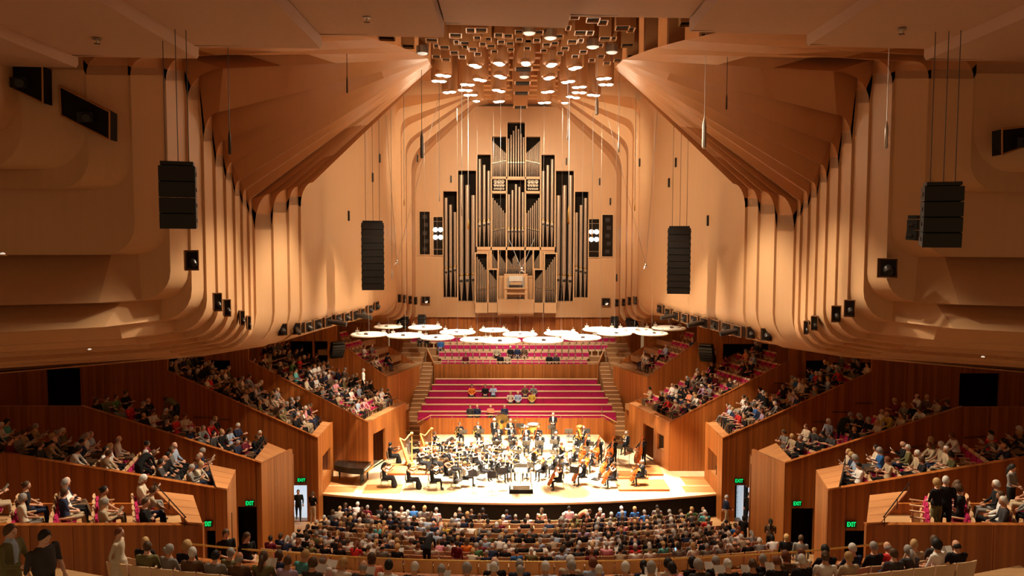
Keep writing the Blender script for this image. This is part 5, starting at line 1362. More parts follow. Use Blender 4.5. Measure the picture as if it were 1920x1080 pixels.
# gallery seats and sitters
for i, (Y, z, x0, x1) in enumerate(GROW):
    n = int((x1-x0)/0.53)
    for j in range(n):
        x = x0+(j+0.5)*(x1-x0)/n
        seat('gallery_seat', (x, Y, z), math.pi, 'magenta organ gallery seat, %s row up, %s from the left' % (ordn(i), ordn(j)), 'gallery seats, %s row' % ordn(i))
        u, v = proj((x, Y, z+0.8))
        want = {0: [(862, 880), (932, 956), (1030, 1052)], 1: [(928, 942), (957, 985)], 2: [(783, 830)], 3: [(783, 812)]}[i]
        if any(a <= u <= b_ for a, b_ in want):
            lk = rnd_look(rg); cand('sit_lap', (x, Y, z), math.pi, lk, '%s organ gallery row, %s from left' % (ordn(i), ordn(j)), False, 1.0, True)
# choir bench sitters: (u, row, top, style, hair)
for (u, r_, top, st, hc, bd) in ((882, 0, 'charcoal', 'crop', 'brown', 'sit_lap'), (895, 0, 'navy', 'bald', 'grey', 'sit_lap'), (920, 0, 'salmon', 'bald', 'white', 'sit_armscross'), (946, 0, 'navy', 'crop', 'grey', 'sit_cross'),
        (885, 3, 'orange', 'short', 'black', 'sit_lap'), (910, 3, 'black', 'short', 'brown', 'sit_lap'), (925, 3, 'pale blue', 'crop', 'grey', 'sit_read'), (957, 2, 'cream', 'bob', 'blond', 'sit_lap_f'), (971, 2, 'pale blue', 'bald', 'grey', 'sit_lap'),
        (984, 3, 'brown', 'crop', 'grey', 'sit_lap'), (1000, 3, 'grey', 'short', 'grey', 'sit_lap'), (997, 2, 'ochre', 'bob', 'brown', 'sit_lap')):
    Y, zt_, hx_ = CHZ[r_]; x = W(u, 760, Y).x
    cand(bd, (x, Y-0.28, zt_-0.85), math.pi, (False, st, hc, top, 'charcoal', 1), '%s choir bench up, over the stage, %.0f px' % (ordn(r_), u), False, 1.0, True)
    CAND[-1]['where'] = '%s choir bench up, behind the orchestra' % ordn(r_)
# people standing or walking: (u, v of the feet or (u, head v), depth, ...)
STAND = [
    (17, 980, 13.6, 'stand_m', 'olive', 'olive', 'short', 'brown', 1.75, 'man in an olive jacket walking by the wall at the far left edge', 1.12),
    (80, 990, 13.0, 'stand_look', 'charcoal', 'black', 'short', 'black', 1.9, 'stout man in a dark tee shirt looking down, left wall', 1.08),
    (222, 987, 17.4, 'stand_behind', 'cream', 'cream', 'crop', 'auburn', 1.5, 'person in a long white robe, hands behind, by the left wall', 1.0),
    (423, 990, 20.0, 'stand_f', 'black', 'black', 'long', 'brown', 2.5, 'long-haired woman in black beside the near left doorway', 1.0),
    (462, 996, 19.2, 'stand_f', 'black', 'navy', 'long', 'brown', 2.2, 'woman in a black strapless top near the left doorway', 1.0),
    (559, 917, 40.9, 'walk', 'black', 'black', 'crop', 'black', 2.9, 'man in a dark suit in the bright left doorway', 1.0),
    (586, 921, 40.0, 'stand_f', 'black', 'cream', 'long', 'brown', 0.3, 'woman in cream shorts beside the bright left doorway', 1.0),
    (681, 690, 49.5, 'stand', 'white', 'black', 'crop', 'grey', 1.4, 'man in a white shirt walking down the left upper box aisle', 1.0),
    (331, 745, 36.8, 'bend', 'olive', 'black', 'bob', 'brown', -1.3, 'person in an olive jacket standing in the left boxes', 1.08),
    (259, 850, 27.6, 'bend', 'black', 'black', 'short', 'brown', 0.6, 'person in black bending forward in the second left box', 1.05),
    (1405, 922, 40.2, 'stand', 'black', 'black', 'crop', 'black', 0.3, 'usher in black standing at the right doorway', 1.0),
    (1362, 927, 39.6, 'walk', 'navy', 'beige', 'short', 'white', 1.4, 'white-haired man in beige trousers walking beside the stage, right', 1.0),
    (1362, 973, 37.0, 'walk', 'black', 'black', 'crop', 'black', 0.2, 'person in black walking up the right stalls aisle, front', 1.0),
    (1395, 966, 37.5, 'walk', 'black', 'black', 'bob', 'black', 0.5, 'second person in black walking up the right stalls aisle', 1.0),
    (1445, 972, 33.0, 'stand_f', 'brown', 'black', 'long', 'black', 0.3, 'long-haired woman in brown standing in the right aisle', 1.0),
    (1475, 1000, 27.5, 'stand', 'black', 'black', 'bob', 'blond', 0.2, 'blond person in black before the right dark doorway', 1.0),
    (1502, 1002, 26.5, 'stand', 'grey', 'grey', 'short', 'brown', 0.4, 'man in a grey jacket before the right dark doorway', 1.0),
    (1067, 948, 39.6, 'stand', 'white', 'black', 'crop', 'black', 0.1, 'person in a patterned white shirt standing at the stalls front row', 1.0),
    (1086, 952, 39.4, 'bend', 'salmon', 'brown', 'crop', 'brown', 1.9, 'person in an orange-brown top bending over in the front row', 1.0),
    (678, 950, 38.8, 'stand', 'brown', 'black', 'long', 'brown', 0.4, 'person in brown standing in the stalls front rows, left', 1.0),
    (1758, 895, 21.2, 'stand_f', 'black', 'olive', 'bob', 'blond', -0.4, 'woman in a white scarf and black coat standing, near right box', 1.03),
    (1774, 891, 21.6, 'stand', 'black', 'black', 'short', 'white', 0.5, 'white-haired man in black standing beside the white-scarfed woman', 1.05),
    (1795, 898, 22.6, 'stand', 'pink', 'pink', 'long', 'brown', 2.8, 'woman in a pale pink dress standing, seen from behind', 1.0),
    (1898, 868, 24.0, 'stand_f', 'grey', 'black', 'long', 'black', 2.6, 'long black-haired woman in a grey cardigan, right edge', 1.0),
    (1577, 783, 35.6, 'bend', 'black', 'black', 'bob', 'brown', 0.9, 'brown-haired person in black leaning in the third right box', 1.05),
    (800, 1010, 31.0, 'bend', 'black', 'black', 'long', 'black', 0.2, 'dark-clothed person bending in the stalls, left of centre', 1.0),
    (857, 1013, 31.4, 'stand', 'maroon', 'beige', 'bun', 'black', 0.4, 'person in a maroon jacket standing in the stalls', 0.95),
]
SPOTS = []
for q_ in STAND:
    J = BODY[q_[3]][4]; p = W(q_[0], q_[1], q_[2]); p.z -= (Vector(J['head']).z+0.12)*q_[10]; SPOTS.append(p)
CAND = [c for c in CAND if c['force'] or all((c['loc']-p).to_2d().length > 0.62 or abs(c['loc'].z-p.z) > 1.6 for p in SPOTS)]
NMUS = 72
CAND.sort(key=lambda c: (not c['force'], c['loc'].y))
NIND = 300-NMUS-20
used = set()
for n_, c in enumerate(CAND[:NIND]):
    f, st, hc, top, bot, sk = c['look']
    lab = '%s person seated in a %s top, %s' % (look_txt(st, hc), top, c['where'])
    pz = person(c['body'], c['loc'], c['rz'], top, bot, st, hc, sk, lab, None, c['scale'])
    if c['prog']: programme(pz, c['body'], 'open white programme held by the person in %s' % c['where'])
# the rest of the house: far too many to pick apart one by one
def crowd(name, lst, label):
    import numpy as np
    Vs, Ls, Ms, off = [], [], [], 0; mats = []; tot = []
    def mid(mt):
        if mt not in mats: mats.append(mt)
        return mats.index(mt)
    cache = {}
    def arrs(me):
        if me.name not in cache:
            v = np.empty(len(me.vertices)*3); me.vertices.foreach_get('co', v)
            l = np.empty(len(me.loops), int); me.loops.foreach_get('vertex_index', l)
            t = np.empty(len(me.polygons), int); me.polygons.foreach_get('loop_total', t)
            mi = np.empty(len(me.polygons), int); me.polygons.foreach_get('material_index', mi)
            cache[me.name] = (v.reshape(-1, 3), l, t, mi)
        return cache[me.name]
    for c in lst:
        f, st, hc, top, bot, sk = c['look']
        Mx = Matrix.Translation(c['loc']) @ Matrix.Rotation(c['rz'], 4, 'Z') @ Matrix.Scale(c['scale'], 4)
        for me, mm, ml in ((BODY[c['body']][0], Mx, [SKIN[sk], CLOTH[top], CLOTH[bot], SHOE, CLOTH['white'], EYE, LIP_]), (HAIR[st], Mx @ hair_matrix(c['body']), [HAIRM[hc]])):
            v, l, t, mi = arrs(me); A = np.array(mm)
            Vs.append(v @ A[:3, :3].T+A[:3, 3]); Ls.append(l+off); off += len(v); tot.append(t)
            lut = np.array([mid(q) for q in ml]); Ms.append(lut[mi])
    V = np.concatenate(Vs); L = np.concatenate(Ls); T = np.concatenate(tot); MI = np.concatenate(Ms)
    me = bpy.data.meshes.new(name); me.vertices.add(len(V)); me.vertices.foreach_set('co', V.ravel())
    me.loops.add(len(L)); me.loops.foreach_set('vertex_index', L)
    me.polygons.add(len(T)); st_ = np.concatenate(([0], np.cumsum(T)[:-1])); me.polygons.foreach_set('loop_start', st_)
    me.polygons.foreach_set('material_index', MI); me.polygons.foreach_set('use_smooth', np.ones(len(T), bool))
    for mt in mats: me.materials.append(mt)
    me.update(calc_edges=True); me.validate()
    o = link(name, me); tag(o, label, 'crowd', None, 'stuff'); return o
rest = CAND[NIND:]
print('people', len(CAND), 'individual', NIND, 'rest', len(rest), 'body polys', [len(BODY[b][0].polygons) for b in BODY])
if rest: crowd('crowd', rest, 'seated audience filling the stalls and the side boxes around the stage')
# seats: the ones that show largest (empty ones first, then the nearest) one by one, the rest as one mass
kinds = {}
for q in SEATQ: kinds.setdefault(q[0], []).append(q)
left_over = []
for nm, lst in kinds.items():
    lst.sort(key=lambda q: (q[6] and nm == 'box_seat', q[1].y))
    for q in lst[:290]: seat_now(*q[:6], taken=q[6])
    left_over += lst[290:]
def seat_mass(lst):
    import numpy as np
    parts = [(SEATM[0], SHELL, (0, 0, 0)), (SEATM[1], MAG, (0, 0, 0)), (SEATM[2], MAG, (0, 0, 0)), (SEATM[3], SHELL, (0, 0, 0)), (SEATM[4], SHELL, (-0.265, 0.02, 0.62)), (SEATM[4], SHELL, (0.265, 0.02, 0.62)), (SEATM[5], SHELL, (0, 0, 0))]
    m = MB(); m.mats = [SHELL, MAG]; base_v, base_f, base_m = [], [], []
    for me, mt, off in parts:
        o = len(base_v); base_v += [Vector(v.co)+Vector(off) for v in me.vertices]
        for p in me.polygons: base_f.append([i+o for i in p.vertices]); base_m.append(0 if mt is SHELL else 1)
    for q in lst:
        Mx = Matrix.Translation(q[1]) @ Matrix.Rotation(q[2], 4, 'Z') @ Matrix.Diagonal((q[5], 1, 1, 1)); o = len(m.v)
        m.v += [tuple(Mx @ v) for v in base_v]; m.f += [tuple(i+o for i in f) for f in base_f]; m.m += base_m
    return m.obj('seating', None, None, fix=False)
if left_over: tag(seat_mass(left_over), 'rows of occupied seats under the audience in stalls and side boxes', 'seating', None, 'stuff')
for (u, v, Y, body, top, bot, st, hc, rz, lab, q) in STAND:
    J = BODY[body][4]; hz = (Vector(J['head']).z+0.12)*q
    p = W(u, v, Y); p.z -= hz
    person(body, p, -rz, top, bot, st, hc, 1, lab, None, q, shirt='pale blue' if body == 'stand_m' else 'white')
# ================================================================== ORCHESTRA
POD = WZ(977, 903, 0)
def stage_pt(u, v, z=0.0): return WZ(u, v, z)
def face(p, t=None):
    t = t or Vector((POD.x, POD.y-0.8, 0)); d = Vector(t)-Vector(p); return math.atan2(d.y, d.x)-math.pi/2
# ---- chair and stand
def ochair():
    s = MB(); s.box((0, 0.0, 0.445), (0.43, 0.42, 0.05)); s.box((0, 0, 0.475), (0.40, 0.39, 0.03), None, None, 0.94)
    b = MB(); b.loft([[(x, -0.215-0.02*(1-(x/0.2)**2), z) for x in (-0.2, -0.1, 0, 0.1, 0.2)] for z in (0.58, 0.72, 0.86)]); b.loft([[(x, -0.245-0.02*(1-(x/0.2)**2), z) for x in (-0.2, -0.1, 0, 0.1, 0.2)] for z in (0.58, 0.72, 0.86)])
    b.box((0, -0.235, 0.865), (0.41, 0.05, 0.02)); b.box((0, -0.235, 0.575), (0.41, 0.05, 0.02))
    legs = []
    for sx in (-1, 1):
        l = MB(); l.tube([(sx*0.20, 0.19, 0.44), (sx*0.21, 0.22, 0.0)], 0.013, 6); legs.append(('leg', l.mesh('leg', CHROME), []))
        l = MB(); l.tube([(sx*0.20, -0.24, 0.86), (sx*0.20, -0.19, 0.44), (sx*0.21, -0.27, 0.0)], 0.013, 6); legs.append(('leg', l.mesh('leg', CHROME), []))
    return [('seat', s.mesh('seat', GREYSEAT), []), ('backrest', b.mesh('backrest', GREYSEAT), [])]+legs
proto('orchestra_chair', ochair())
def ostand():
    d = MB(); R = Matrix.Rotation(math.radians(-62), 3, 'X'); d.box((0, 0, 1.05), (0.52, 0.36, 0.015), None, Matrix.Rotation(math.radians(62), 3, 'X')); d.box((0, -0.10, 0.89), (0.52, 0.06, 0.015))
    p = MB(); p.tube([(0, 0.02, 0.12), (0, 0.02, 1.02)], 0.014, 7); p.tube([(0, 0.02, 0.55), (0, 0.02, 0.6)], 0.022, 7)
    b = MB()
    for a in (0.5, 2.6, 4.7): b.tube([(0, 0.02, 0.14), (0.26*math.cos(a), 0.02+0.26*math.sin(a), 0.01)], 0.011, 6)
    return [('desk', d.mesh('desk', EBONY), []), ('pole', p.mesh('pole', EBONY), []), ('tripod_base', b.mesh('tripod_base', EBONY), [])]
proto('music_stand', ostand())
sh = MB(); sh.box((0, 0, 0), (0.44, 0.30, 0.01)); SHEET = sh.mesh('sheet_music', PAPER)
# ---- string family: along +Z from the tail to the scroll, front facing +Y
def viol(L, w, t, neck, endpin, mat):
    n = 40; out = []
    for i in range(n):
        a = 2*math.pi*i/n; z = (1-math.cos(a))/2
        wz = w*(0.5*(math.sin(math.pi*min(1, z*1.0))**0.55)*(1.0-0.22*z)-0.16*math.exp(-((z-0.55)/0.11)**2))
        out.append((math.copysign(wz, math.sin(a)) if abs(math.sin(a)) > 1e-6 else 0.0, z*L))
    m = MB(); m.prism([Vector((x, t/2, z)) for x, z in out], (0, -t, 0)); 
    m.add([(x*0.75, t/2+0.1*t, lerp(L/2, z, 0.86)) for x, z in out], [tuple(range(n))])
    body = m.mesh('body', mat)
    nk = MB(); nk.tube([(0, t*0.15, L*0.97), (0, t*0.25, L+neck*0.75)], [w*0.09, w*0.075], 7); nk.tube([(0, t*0.25, L+neck*0.75), (0, t*0.1, L+neck*0.92), (0, t*0.35, L+neck), (0, t*0.5, L+neck*0.95)], [w*0.075, w*0.065, w*0.055, w*0.04], 7)
    for sx in (-1, 1):
        for q in (0.82, 0.89): nk.tube([(0, t*0.2, L+neck*q), (sx*w*0.17, t*0.2, L+neck*q)], w*0.022, 5)
    fb = MB(); fb.prism([(-w*0.085, t*0.62, L*0.62), (w*0.085, t*0.62, L*0.62), (w*0.06, t*0.42, L+neck*0.75), (-w*0.06, t*0.42, L+neck*0.75)], (0, -t*0.12, 0))
    tp = MB(); tp.prism([(-w*0.05, t*0.62, L*0.05), (w*0.05, t*0.62, L*0.05), (w*0.09, t*0.75, L*0.25), (-w*0.09, t*0.75, L*0.25)], (0, -0.1*t, 0))
    br = MB(); br.box((0, t*0.68, L*0.40), (w*0.22, t*0.08, t*0.06)); br.box((0, t*0.58, L*0.40), (w*0.18, t*0.06, t*0.25))
    fh = MB()
    for sx in (-1, 1): fh.box((sx*w*0.19, t*0.61, L*0.40), (w*0.03, t*0.02, L*0.2))
    pr = [('body', body, [('f_hole', fh.mesh('f_hole', EBONY)), ('bridge', br.mesh('bridge', WEDGE))]), ('neck', nk.mesh('neck', mat), []), ('fingerboard', fb.mesh('fingerboard', EBONY), []), ('tailpiece', tp.mesh('tailpiece', EBONY), [])]
    if endpin:
        ep = MB(); ep.tube([(0, 0, 0), (0, 0, -endpin)], 0.010, 6); pr.append(('endpin', ep.mesh('endpin', STEEL), []))
    return pr
proto('violin', viol(0.36, 0.21, 0.045, 0.25, 0, VARN2)); proto('viola', viol(0.41, 0.24, 0.05, 0.27, 0, VARN))
proto('cello', viol(0.76, 0.46, 0.14, 0.48, 0.18, VARN)); proto('double_bass', viol(1.12, 0.68, 0.22, 0.72, 0.14, VARN))
bw = MB(); bw.tube([(0, 0, 0), (0, 0.006, 0.37), (0, 0, 0.74)], [0.007, 0.006, 0.005], 5); bf = MB(); bf.box((0, -0.012, 0.05), (0.012, 0.022, 0.05)); bh = MB(); bh.box((0, -0.02, 0.38), (0.012, 0.004, 0.68))
proto('bow', [('stick', bw.mesh('stick', WEDGE), []), ('frog', bf.mesh('frog', EBONY), []), ('hair_ribbon', bh.mesh('hair_ribbon', PAPER), [])])
def tubeinst(prof, mat, keys=0, bell=None):
    m = MB(); m.lathe(prof, (0, 0, 0), 10); p = [('bore', m.mesh('bore', mat, True), [])]
    if keys:
        k = MB(); L = prof[-1][1]
        for i in range(keys): k.ell((0, prof[0][0]+0.004, L*(0.2+0.6*i/keys)), (0.010, 0.008, 0.012), 6, 4)
        p.append(('keywork', k.mesh('keywork', STEEL), []))
    return p
proto('flute', tubeinst([(0.010, 0), (0.0105, 0.3), (0.0105, 0.66)], CHROME, 8)); proto('clarinet', tubeinst([(0.034, 0), (0.016, 0.08), (0.014, 0.55), (0.008, 0.66)], EBONY, 8))
proto('oboe', tubeinst([(0.025, 0), (0.013, 0.07), (0.011, 0.5), (0.004, 0.62)], EBONY, 8)); proto('bassoon', tubeinst([(0.03, 0), (0.036, 0.3), (0.034, 0.8), (0.022, 1.3), (0.026, 1.35)], VARN, 8))
proto('trumpet', [('bell', (lambda m: (m.lathe([(0.060, 0), (0.035, 0.04), (0.014, 0.14), (0.009, 0.35), (0.009, 0.46), (0.014, 0.48)], (0, 0, 0), 12), m.mesh('bell', BRASS, True))[1])(MB()), []),
                  ('valves', (lambda m: ([m.tube([(0, -0.06, 0.24+0.035*i), (0, 0.05, 0.24+0.035*i)], 0.013, 7) for i in range(3)], m.mesh('valves', BRASS))[1])(MB()), []),
                  ('tubing', (lambda m: (m.tube([(0, -0.05, 0.14), (0, -0.06, 0.36), (0, 0, 0.40)], 0.008, 6), m.mesh('tubing', BRASS))[1])(MB()), [])])
proto('trombone', [('bell', (lambda m: (m.lathe([(0.105, 0), (0.06, 0.05), (0.02, 0.2), (0.011, 0.6)], (0, 0, 0), 12), m.mesh('bell', BRASS, True))[1])(MB()), []),
                   ('slide', (lambda m: ([m.tube([(0.06, sx, -0.35), (0.06, sx, 0.5)], 0.009, 6) for sx in (-0.03, 0.05)], m.tube([(0.06, -0.03, -0.35), (0.06, 0.01, -0.39), (0.06, 0.05, -0.35)], 0.009, 6), m.mesh('slide', BRASS))[2])(MB()), [])])
def horn():
    m = MB(); m.lathe([(0.155, 0), (0.10, 0.04), (0.045, 0.13), (0.022, 0.25)], (0, 0, 0), 14); c = MB()
    for r in (0.16, 0.12, 0.09):
        c.tube([(r*math.cos(a*0.5236), r*math.sin(a*0.5236)+0.12, 0.22+0.01*(r*50 % 3)) for a in range(13)], 0.013, 6)
    v = MB(); v.lathe([(0.02, 0), (0.02, 0.06)], (0.0, 0.12, 0.25), 8)
    return [('bell', m.mesh('bell', BRASS, True), []), ('coil', c.mesh('coil', BRASS), []), ('valves', v.mesh('valves', BRASS), [])]
proto('french_horn', horn())
def tuba():
    m = MB(); m.lathe([(0.05, 0), (0.09, 0.3), (0.13, 0.6), (0.23, 0.85), (0.22, 0.86), (0.10, 0.6)], (0, 0, 0), 14); c = MB(); c.tube([(0.16, 0.02, 0.6), (0.18, 0.03, 0.2), (0.08, 0.03, -0.02), (-0.02, 0, 0.0)], [0.03, 0.035, 0.045, 0.05], 8)
    v = MB(); [v.lathe([(0.018, 0), (0.018, 0.2)], (0.06+0.045*i, 0.13, 0.3), 8) for i in range(3)]
    return [('bell', m.mesh('bell', BRASS, True), []), ('tubing', c.mesh('tubing', BRASS), []), ('valves', v.mesh('valves', BRASS), [])]
proto('tuba', tuba())
def put(kind, p, rz, base, direction, roll_front, label, scale=1.0, grp=None):
    """instrument in a player's frame: base point and direction of its long axis, front vector"""
    z = Vector(direction).normalized(); f = Vector(roll_front); f = (f-z*f.dot(z)).normalized(); x = f.cross(z)
    M_ = Matrix((x, f, z)).transposed().to_4x4(); M_.translation = Vector(base)
    e = place(kind, (0, 0, 0), 0, label, kind.replace('_', ' '), grp)
    e.matrix_world = Matrix.Translation(p) @ Matrix.Rotation(rz, 4, 'Z') @ M_ @ Matrix.Scale(scale, 4)
    return e
cnt = {}
MQ = []
def musician(*a, **k): MQ.append((a, k))
def play(role, u, v, z=0.0, look=None, tgt=None, rz=None, stand_=False, sheet=False, female=None, white=False, chair=True):
    p = stage_pt(u, v, z); r = face(p, tgt) if rz is None else rz
    cnt[role] = cnt.get(role, 0)+1; i = cnt[role]
    g = random.Random(int(u*7+v*13))
    f = female if female is not None else g.random() < 0.45
    hc = g.choice(['grey', 'brown', 'black', 'blond', 'white', 'brown', 'auburn']); st = g.choice(['long', 'bun', 'bob', 'curly']) if f else g.choice(['short', 'crop', 'bald', 'short'])
    if st == 'bald': hc = g.choice(['grey', 'white'])
    if look: st, hc = look
    top = 'white' if white else 'black'
    body = {'violinist': 'violin_f' if f and not white else ('violin_w' if f else 'violin_m'), 'violist': 'violin_m' if not f else 'violin_w', 'cellist': 'cello_f' if f else 'cello_m', 'bassist': 'bass_m', 'harpist': 'harp_f', 'percussionist': 'stand_m'}.get(role, 'wind_f' if f else 'wind_m')
    if role == 'pianist': body = 'wind_f'
    lab = '%s %s in concert %s, %s %s from the left' % (look_txt(st, hc), role, 'white shirt' if white else ('black dress' if f else 'black suit'), ordn(i-1), role)
    o = person(body, p, r, top if not white else 'white', 'black', st, hc, g.choice([0, 1, 1]), lab, None, 1.06, 'person')
    PL.append((role, p, r, i))
    S = 1.06
    B_ = lambda q: [S*a for a in q]
    if role in ('violinist', 'violist'):
        k = 'violin' if role == 'violinist' else 'viola'
        put(k, p, r, B_((-0.075, 0.06, 1.135)), (-0.55, 0.78, -0.04), (-0.2, -0.15, 1), '%s held under the chin of the %s %s from the left' % (k, ordn(i-1), role), 1.1, k+'s of the orchestra')
        put('bow', p, r, B_((0.17, 0.46, 1.01)), (-0.62, -0.33, 0.42), (0, 0, -1), 'bow of the %s %s from the left' % (ordn(i-1), role), 1.0, 'bows of the string players')
    if role == 'cellist':
        put('cello', p, r, B_((0.03, 0.60, 0.20)), (-0.10, -0.42, 0.90), (0.1, 1, 0.3), 'orange-brown cello of the %s cellist from the left' % ordn(i-1), 1.05, 'cellos of the orchestra')
        put('bow', p, r, B_((0.30, 0.52, 0.70)), (-0.95, 0.1, 0.15), (0, -1, 0), 'bow of the %s cellist from the left' % ordn(i-1), 1.0, 'bows of the string players')
    if role == 'bassist':
        put('double_bass', p, r, B_((0.10, 0.50, 0.14)), (-0.17, -0.16, 0.95), (0.25, 1, 0.2), 'large orange-brown double bass of the %s bassist from the left' % ordn(i-1), 1.0, 'double basses of the orchestra')
        put('bow', p, r, B_((0.36, 0.52, 0.95)), (-0.95, 0.05, 0.0), (0, -1, 0), 'bow of the %s bassist from the left' % ordn(i-1), 1.0, 'bows of the string players')
    ins = {'flautist': ('flute', (-0.08, 0.10, 1.24), (1, 0.12, -0.12), (0, 1, 0.3)), 'clarinettist': ('clarinet', (0.0, 0.46, 0.68), (0, -0.62, 0.78), (0, 1, 0.6)), 'oboist': ('oboe', (0.0, 0.42, 0.74), (0, -0.62, 0.78), (0, 1, 0.6)),
           'bassoonist': ('bassoon', (0.30, 0.15, 0.42), (-0.28, 0.12, 0.95), (0, 1, 0)), 'trumpeter': ('trumpet', (0, 0.58, 1.14), (0, -1, 0.16), (0, 0, 1)), 'trombonist': ('trombone', (-0.1, 0.62, 1.18), (0, -1, 0.12), (0, 0, 1)),
           'horn player': ('french_horn', (0.24, 0.05, 0.74), (-0.35, 0.75, 0.35), (-0.5, 0, 1)), 'tubist': ('tuba', (0.05, 0.22, 0.60), (0.12, 0.1, 0.98), (0, 1, 0))}.get(role)
    if ins: put(ins[0], p, r, B_(ins[1]), ins[2], ins[3], '%s played by the %s %s from the left' % (ins[0].replace('_', ' '), ordn(i-1), role), 1.05, ins[0].replace('_', ' ')+'s of the orchestra')
    if chair and role not in ('bassist', 'percussionist'):
        place('orchestra_chair', p, r, 'grey and chrome orchestra chair under the %s %s from the left' % (ordn(i-1), role), 'chair', 'orchestra chairs')
    if stand_:
        q = p+Matrix.Rotation(r, 3, 'Z') @ Vector((0.0 if role != 'cellist' else 0.0, 1.0, 0)); 
        place('music_stand', q, r+math.pi*0, 'black music stand in front of the %s %s from the left' % (ordn(i-1), role), 'music stand', 'music stands of the orchestra')
        if sheet:
            o2 = link('sheet_music', SHEET); o2.matrix_world = Matrix.Translation(q+Vector((0, 0, 1.075))) @ Matrix.Rotation(r, 4, 'Z') @ Matrix.Translation((0, -0.012, 0.0)) @ Matrix.Rotation(math.radians(62), 4, 'X'); tag(o2, 'white sheet music on the stand of the %s %s from the left' % (ordn(i-1), role), 'sheet music', 'sheet music on the stands')
    return o
PL = []
# strings, left to right, front to back
for a in ((722, 914, ('long', 'black'), True, 0), (768, 917, ('curly', 'brown'), True, 0), (812, 919, ('short', 'brown'), False, 0), (838, 905, ('long', 'brown'), True, 0), (790, 884, ('bun', 'auburn'), True, 0), (872, 912, ('bob', 'blond'), True, 1),
          (850, 896, ('short', 'grey'), False, 0), (815, 885, ('curly', 'auburn'), True, 0), (905, 900, ('short', 'brown'), False, 0), (893, 884, ('curly', 'brown'), True, 0), (937, 903, ('bald', 'grey'), False, 0), (955, 898, ('short', 'brown'), False, 0),
          (831, 870, ('short', 'black'), False, 0), (862, 874, ('bob', 'black'), True, 0), (884, 868, ('curly', 'grey'), True, 0), (918, 880, ('short', 'white'), False, 0), (932, 868, ('bob', 'brown'), True, 0), (952, 880, ('long', 'auburn'), True, 1), (810, 862, ('short', 'grey'), False, 0), (905, 860, ('bun', 'brown'), True, 0), (845, 885, ('short', 'brown'), False, 0), (925, 895, ('crop', 'grey'), False, 0), (800, 872, ('bob', 'blond'), True, 0), (848, 862, ('curly', 'black'), True, 0), (968, 870, ('short', 'brown'), False, 0), (875, 880, ('short', 'black'), False, 0)):
    musician('violinist', a[0], a[1], 0, a[2], female=a[3], white=bool(a[4]), stand_=a[0] in (768, 812, 850, 905, 955, 831, 884, 932, 845, 925, 848, 968, 918, 810), sheet=a[0] in (831, 955, 905))
for a in ((987, 897, ('bob', 'blond'), True, 1), (1018, 899, ('curly', 'white'), False, 0), (1000, 882, ('bun', 'brown'), True, 0), (1037, 893, ('short', 'brown'), False, 0), (1062, 886, ('bun', 'grey'), True, 1), (1052, 872, ('curly', 'brown'), True, 0), (1075, 878, ('short', 'brown'), False, 0)):
    musician('violist', a[0], a[1], 0, a[2], female=a[3], white=bool(a[4]), stand_=a[0] in (987, 1018, 1052, 1037), sheet=a[0] in (987,))
for a in ((1049, 917, ('curly', 'brown'), True), (1093, 908, ('short', 'white'), False), (1150, 914, ('bun', 'brown'), True), (1203, 909, ('crop', 'grey'), False), (1108, 884, ('short', 'white'), False), (1143, 893, ('short', 'brown'), False)):
    musician('cellist', a[0], a[1], 0.0 if a[0] != 1203 else 0.14, a[2], female=a[3], stand_=a[0] in (1093, 1143), tgt=POD+Vector((0, -1.5, 0)))
for a in ((1100, 868, ('short', 'blond')), (1125, 872, ('short', 'white')), (1152, 874, ('short', 'black')), (1207, 872, ('short', 'brown'))):
    musician('bassist', a[0], a[1], 0.0, a[2], female=False, stand_=a[0] in (1100, 1125), tgt=POD+Vector((-1, -1.5, 0)))
TW = Vector((POD.x, 38, 0))
for role, u, v, z, lk, fm in (('flautist', 930, 853, RIS_A, ('bun', 'brown'), True), ('flautist', 962, 852, RIS_A, ('bun', 'black'), True), ('oboist', 987, 853, RIS_A, ('bald', 'grey'), False), ('oboist', 1013, 853, RIS_A, ('short', 'black'), False), ('clarinettist', 1042, 851, RIS_A, ('short', 'grey'), False),
        ('clarinettist', 935, 838, RIS_B, ('short', 'brown'), False), ('clarinettist', 959, 838, RIS_B, ('bald', 'grey'), False), ('bassoonist', 986, 839, RIS_B, ('short', 'white'), False), ('bassoonist', 1009, 839, RIS_B, ('bun', 'blond'), True), ('horn player', 862, 832, RIS_B, ('bun', 'brown'), True), ('horn player', 896, 831, RIS_B, ('short', 'brown'), False),
        ('trumpeter', 927, 824, RIS_B, ('curly', 'white'), False), ('trumpeter', 957, 825, RIS_B, ('short', 'grey'), False), ('trombonist', 1082, 848, 0.0, ('long', 'black'), True), ('tubist', 1093, 840, RIS_B, ('short', 'white'), False), ('trombonist', 1173, 850, 0.0, ('short', 'white'), False)):
    musician(role, u, v, z, lk, female=fm, tgt=TW, stand_=role in ('flautist', 'oboist', 'clarinettist', 'bassoonist') and v > 845 or u in (862, 896))
musician('percussionist', 1037, 823, RIS_B, ('short', 'grey'), female=False, tgt=TW, stand_=True)
musician('harpist', 733, 872, 0, ('bob', 'black'), female=True, rz=-1.2)
musician('harpist', 772, 862, 0, ('bun', 'black'), female=True, rz=-1.2)
musician('pianist', 816, 850, 0, ('bun', 'brown'), female=True, rz=-1.9)
for a_, k_ in sorted(MQ, key=lambda q: q[0][1]): play(*a_, **k_)     # numbered from the left
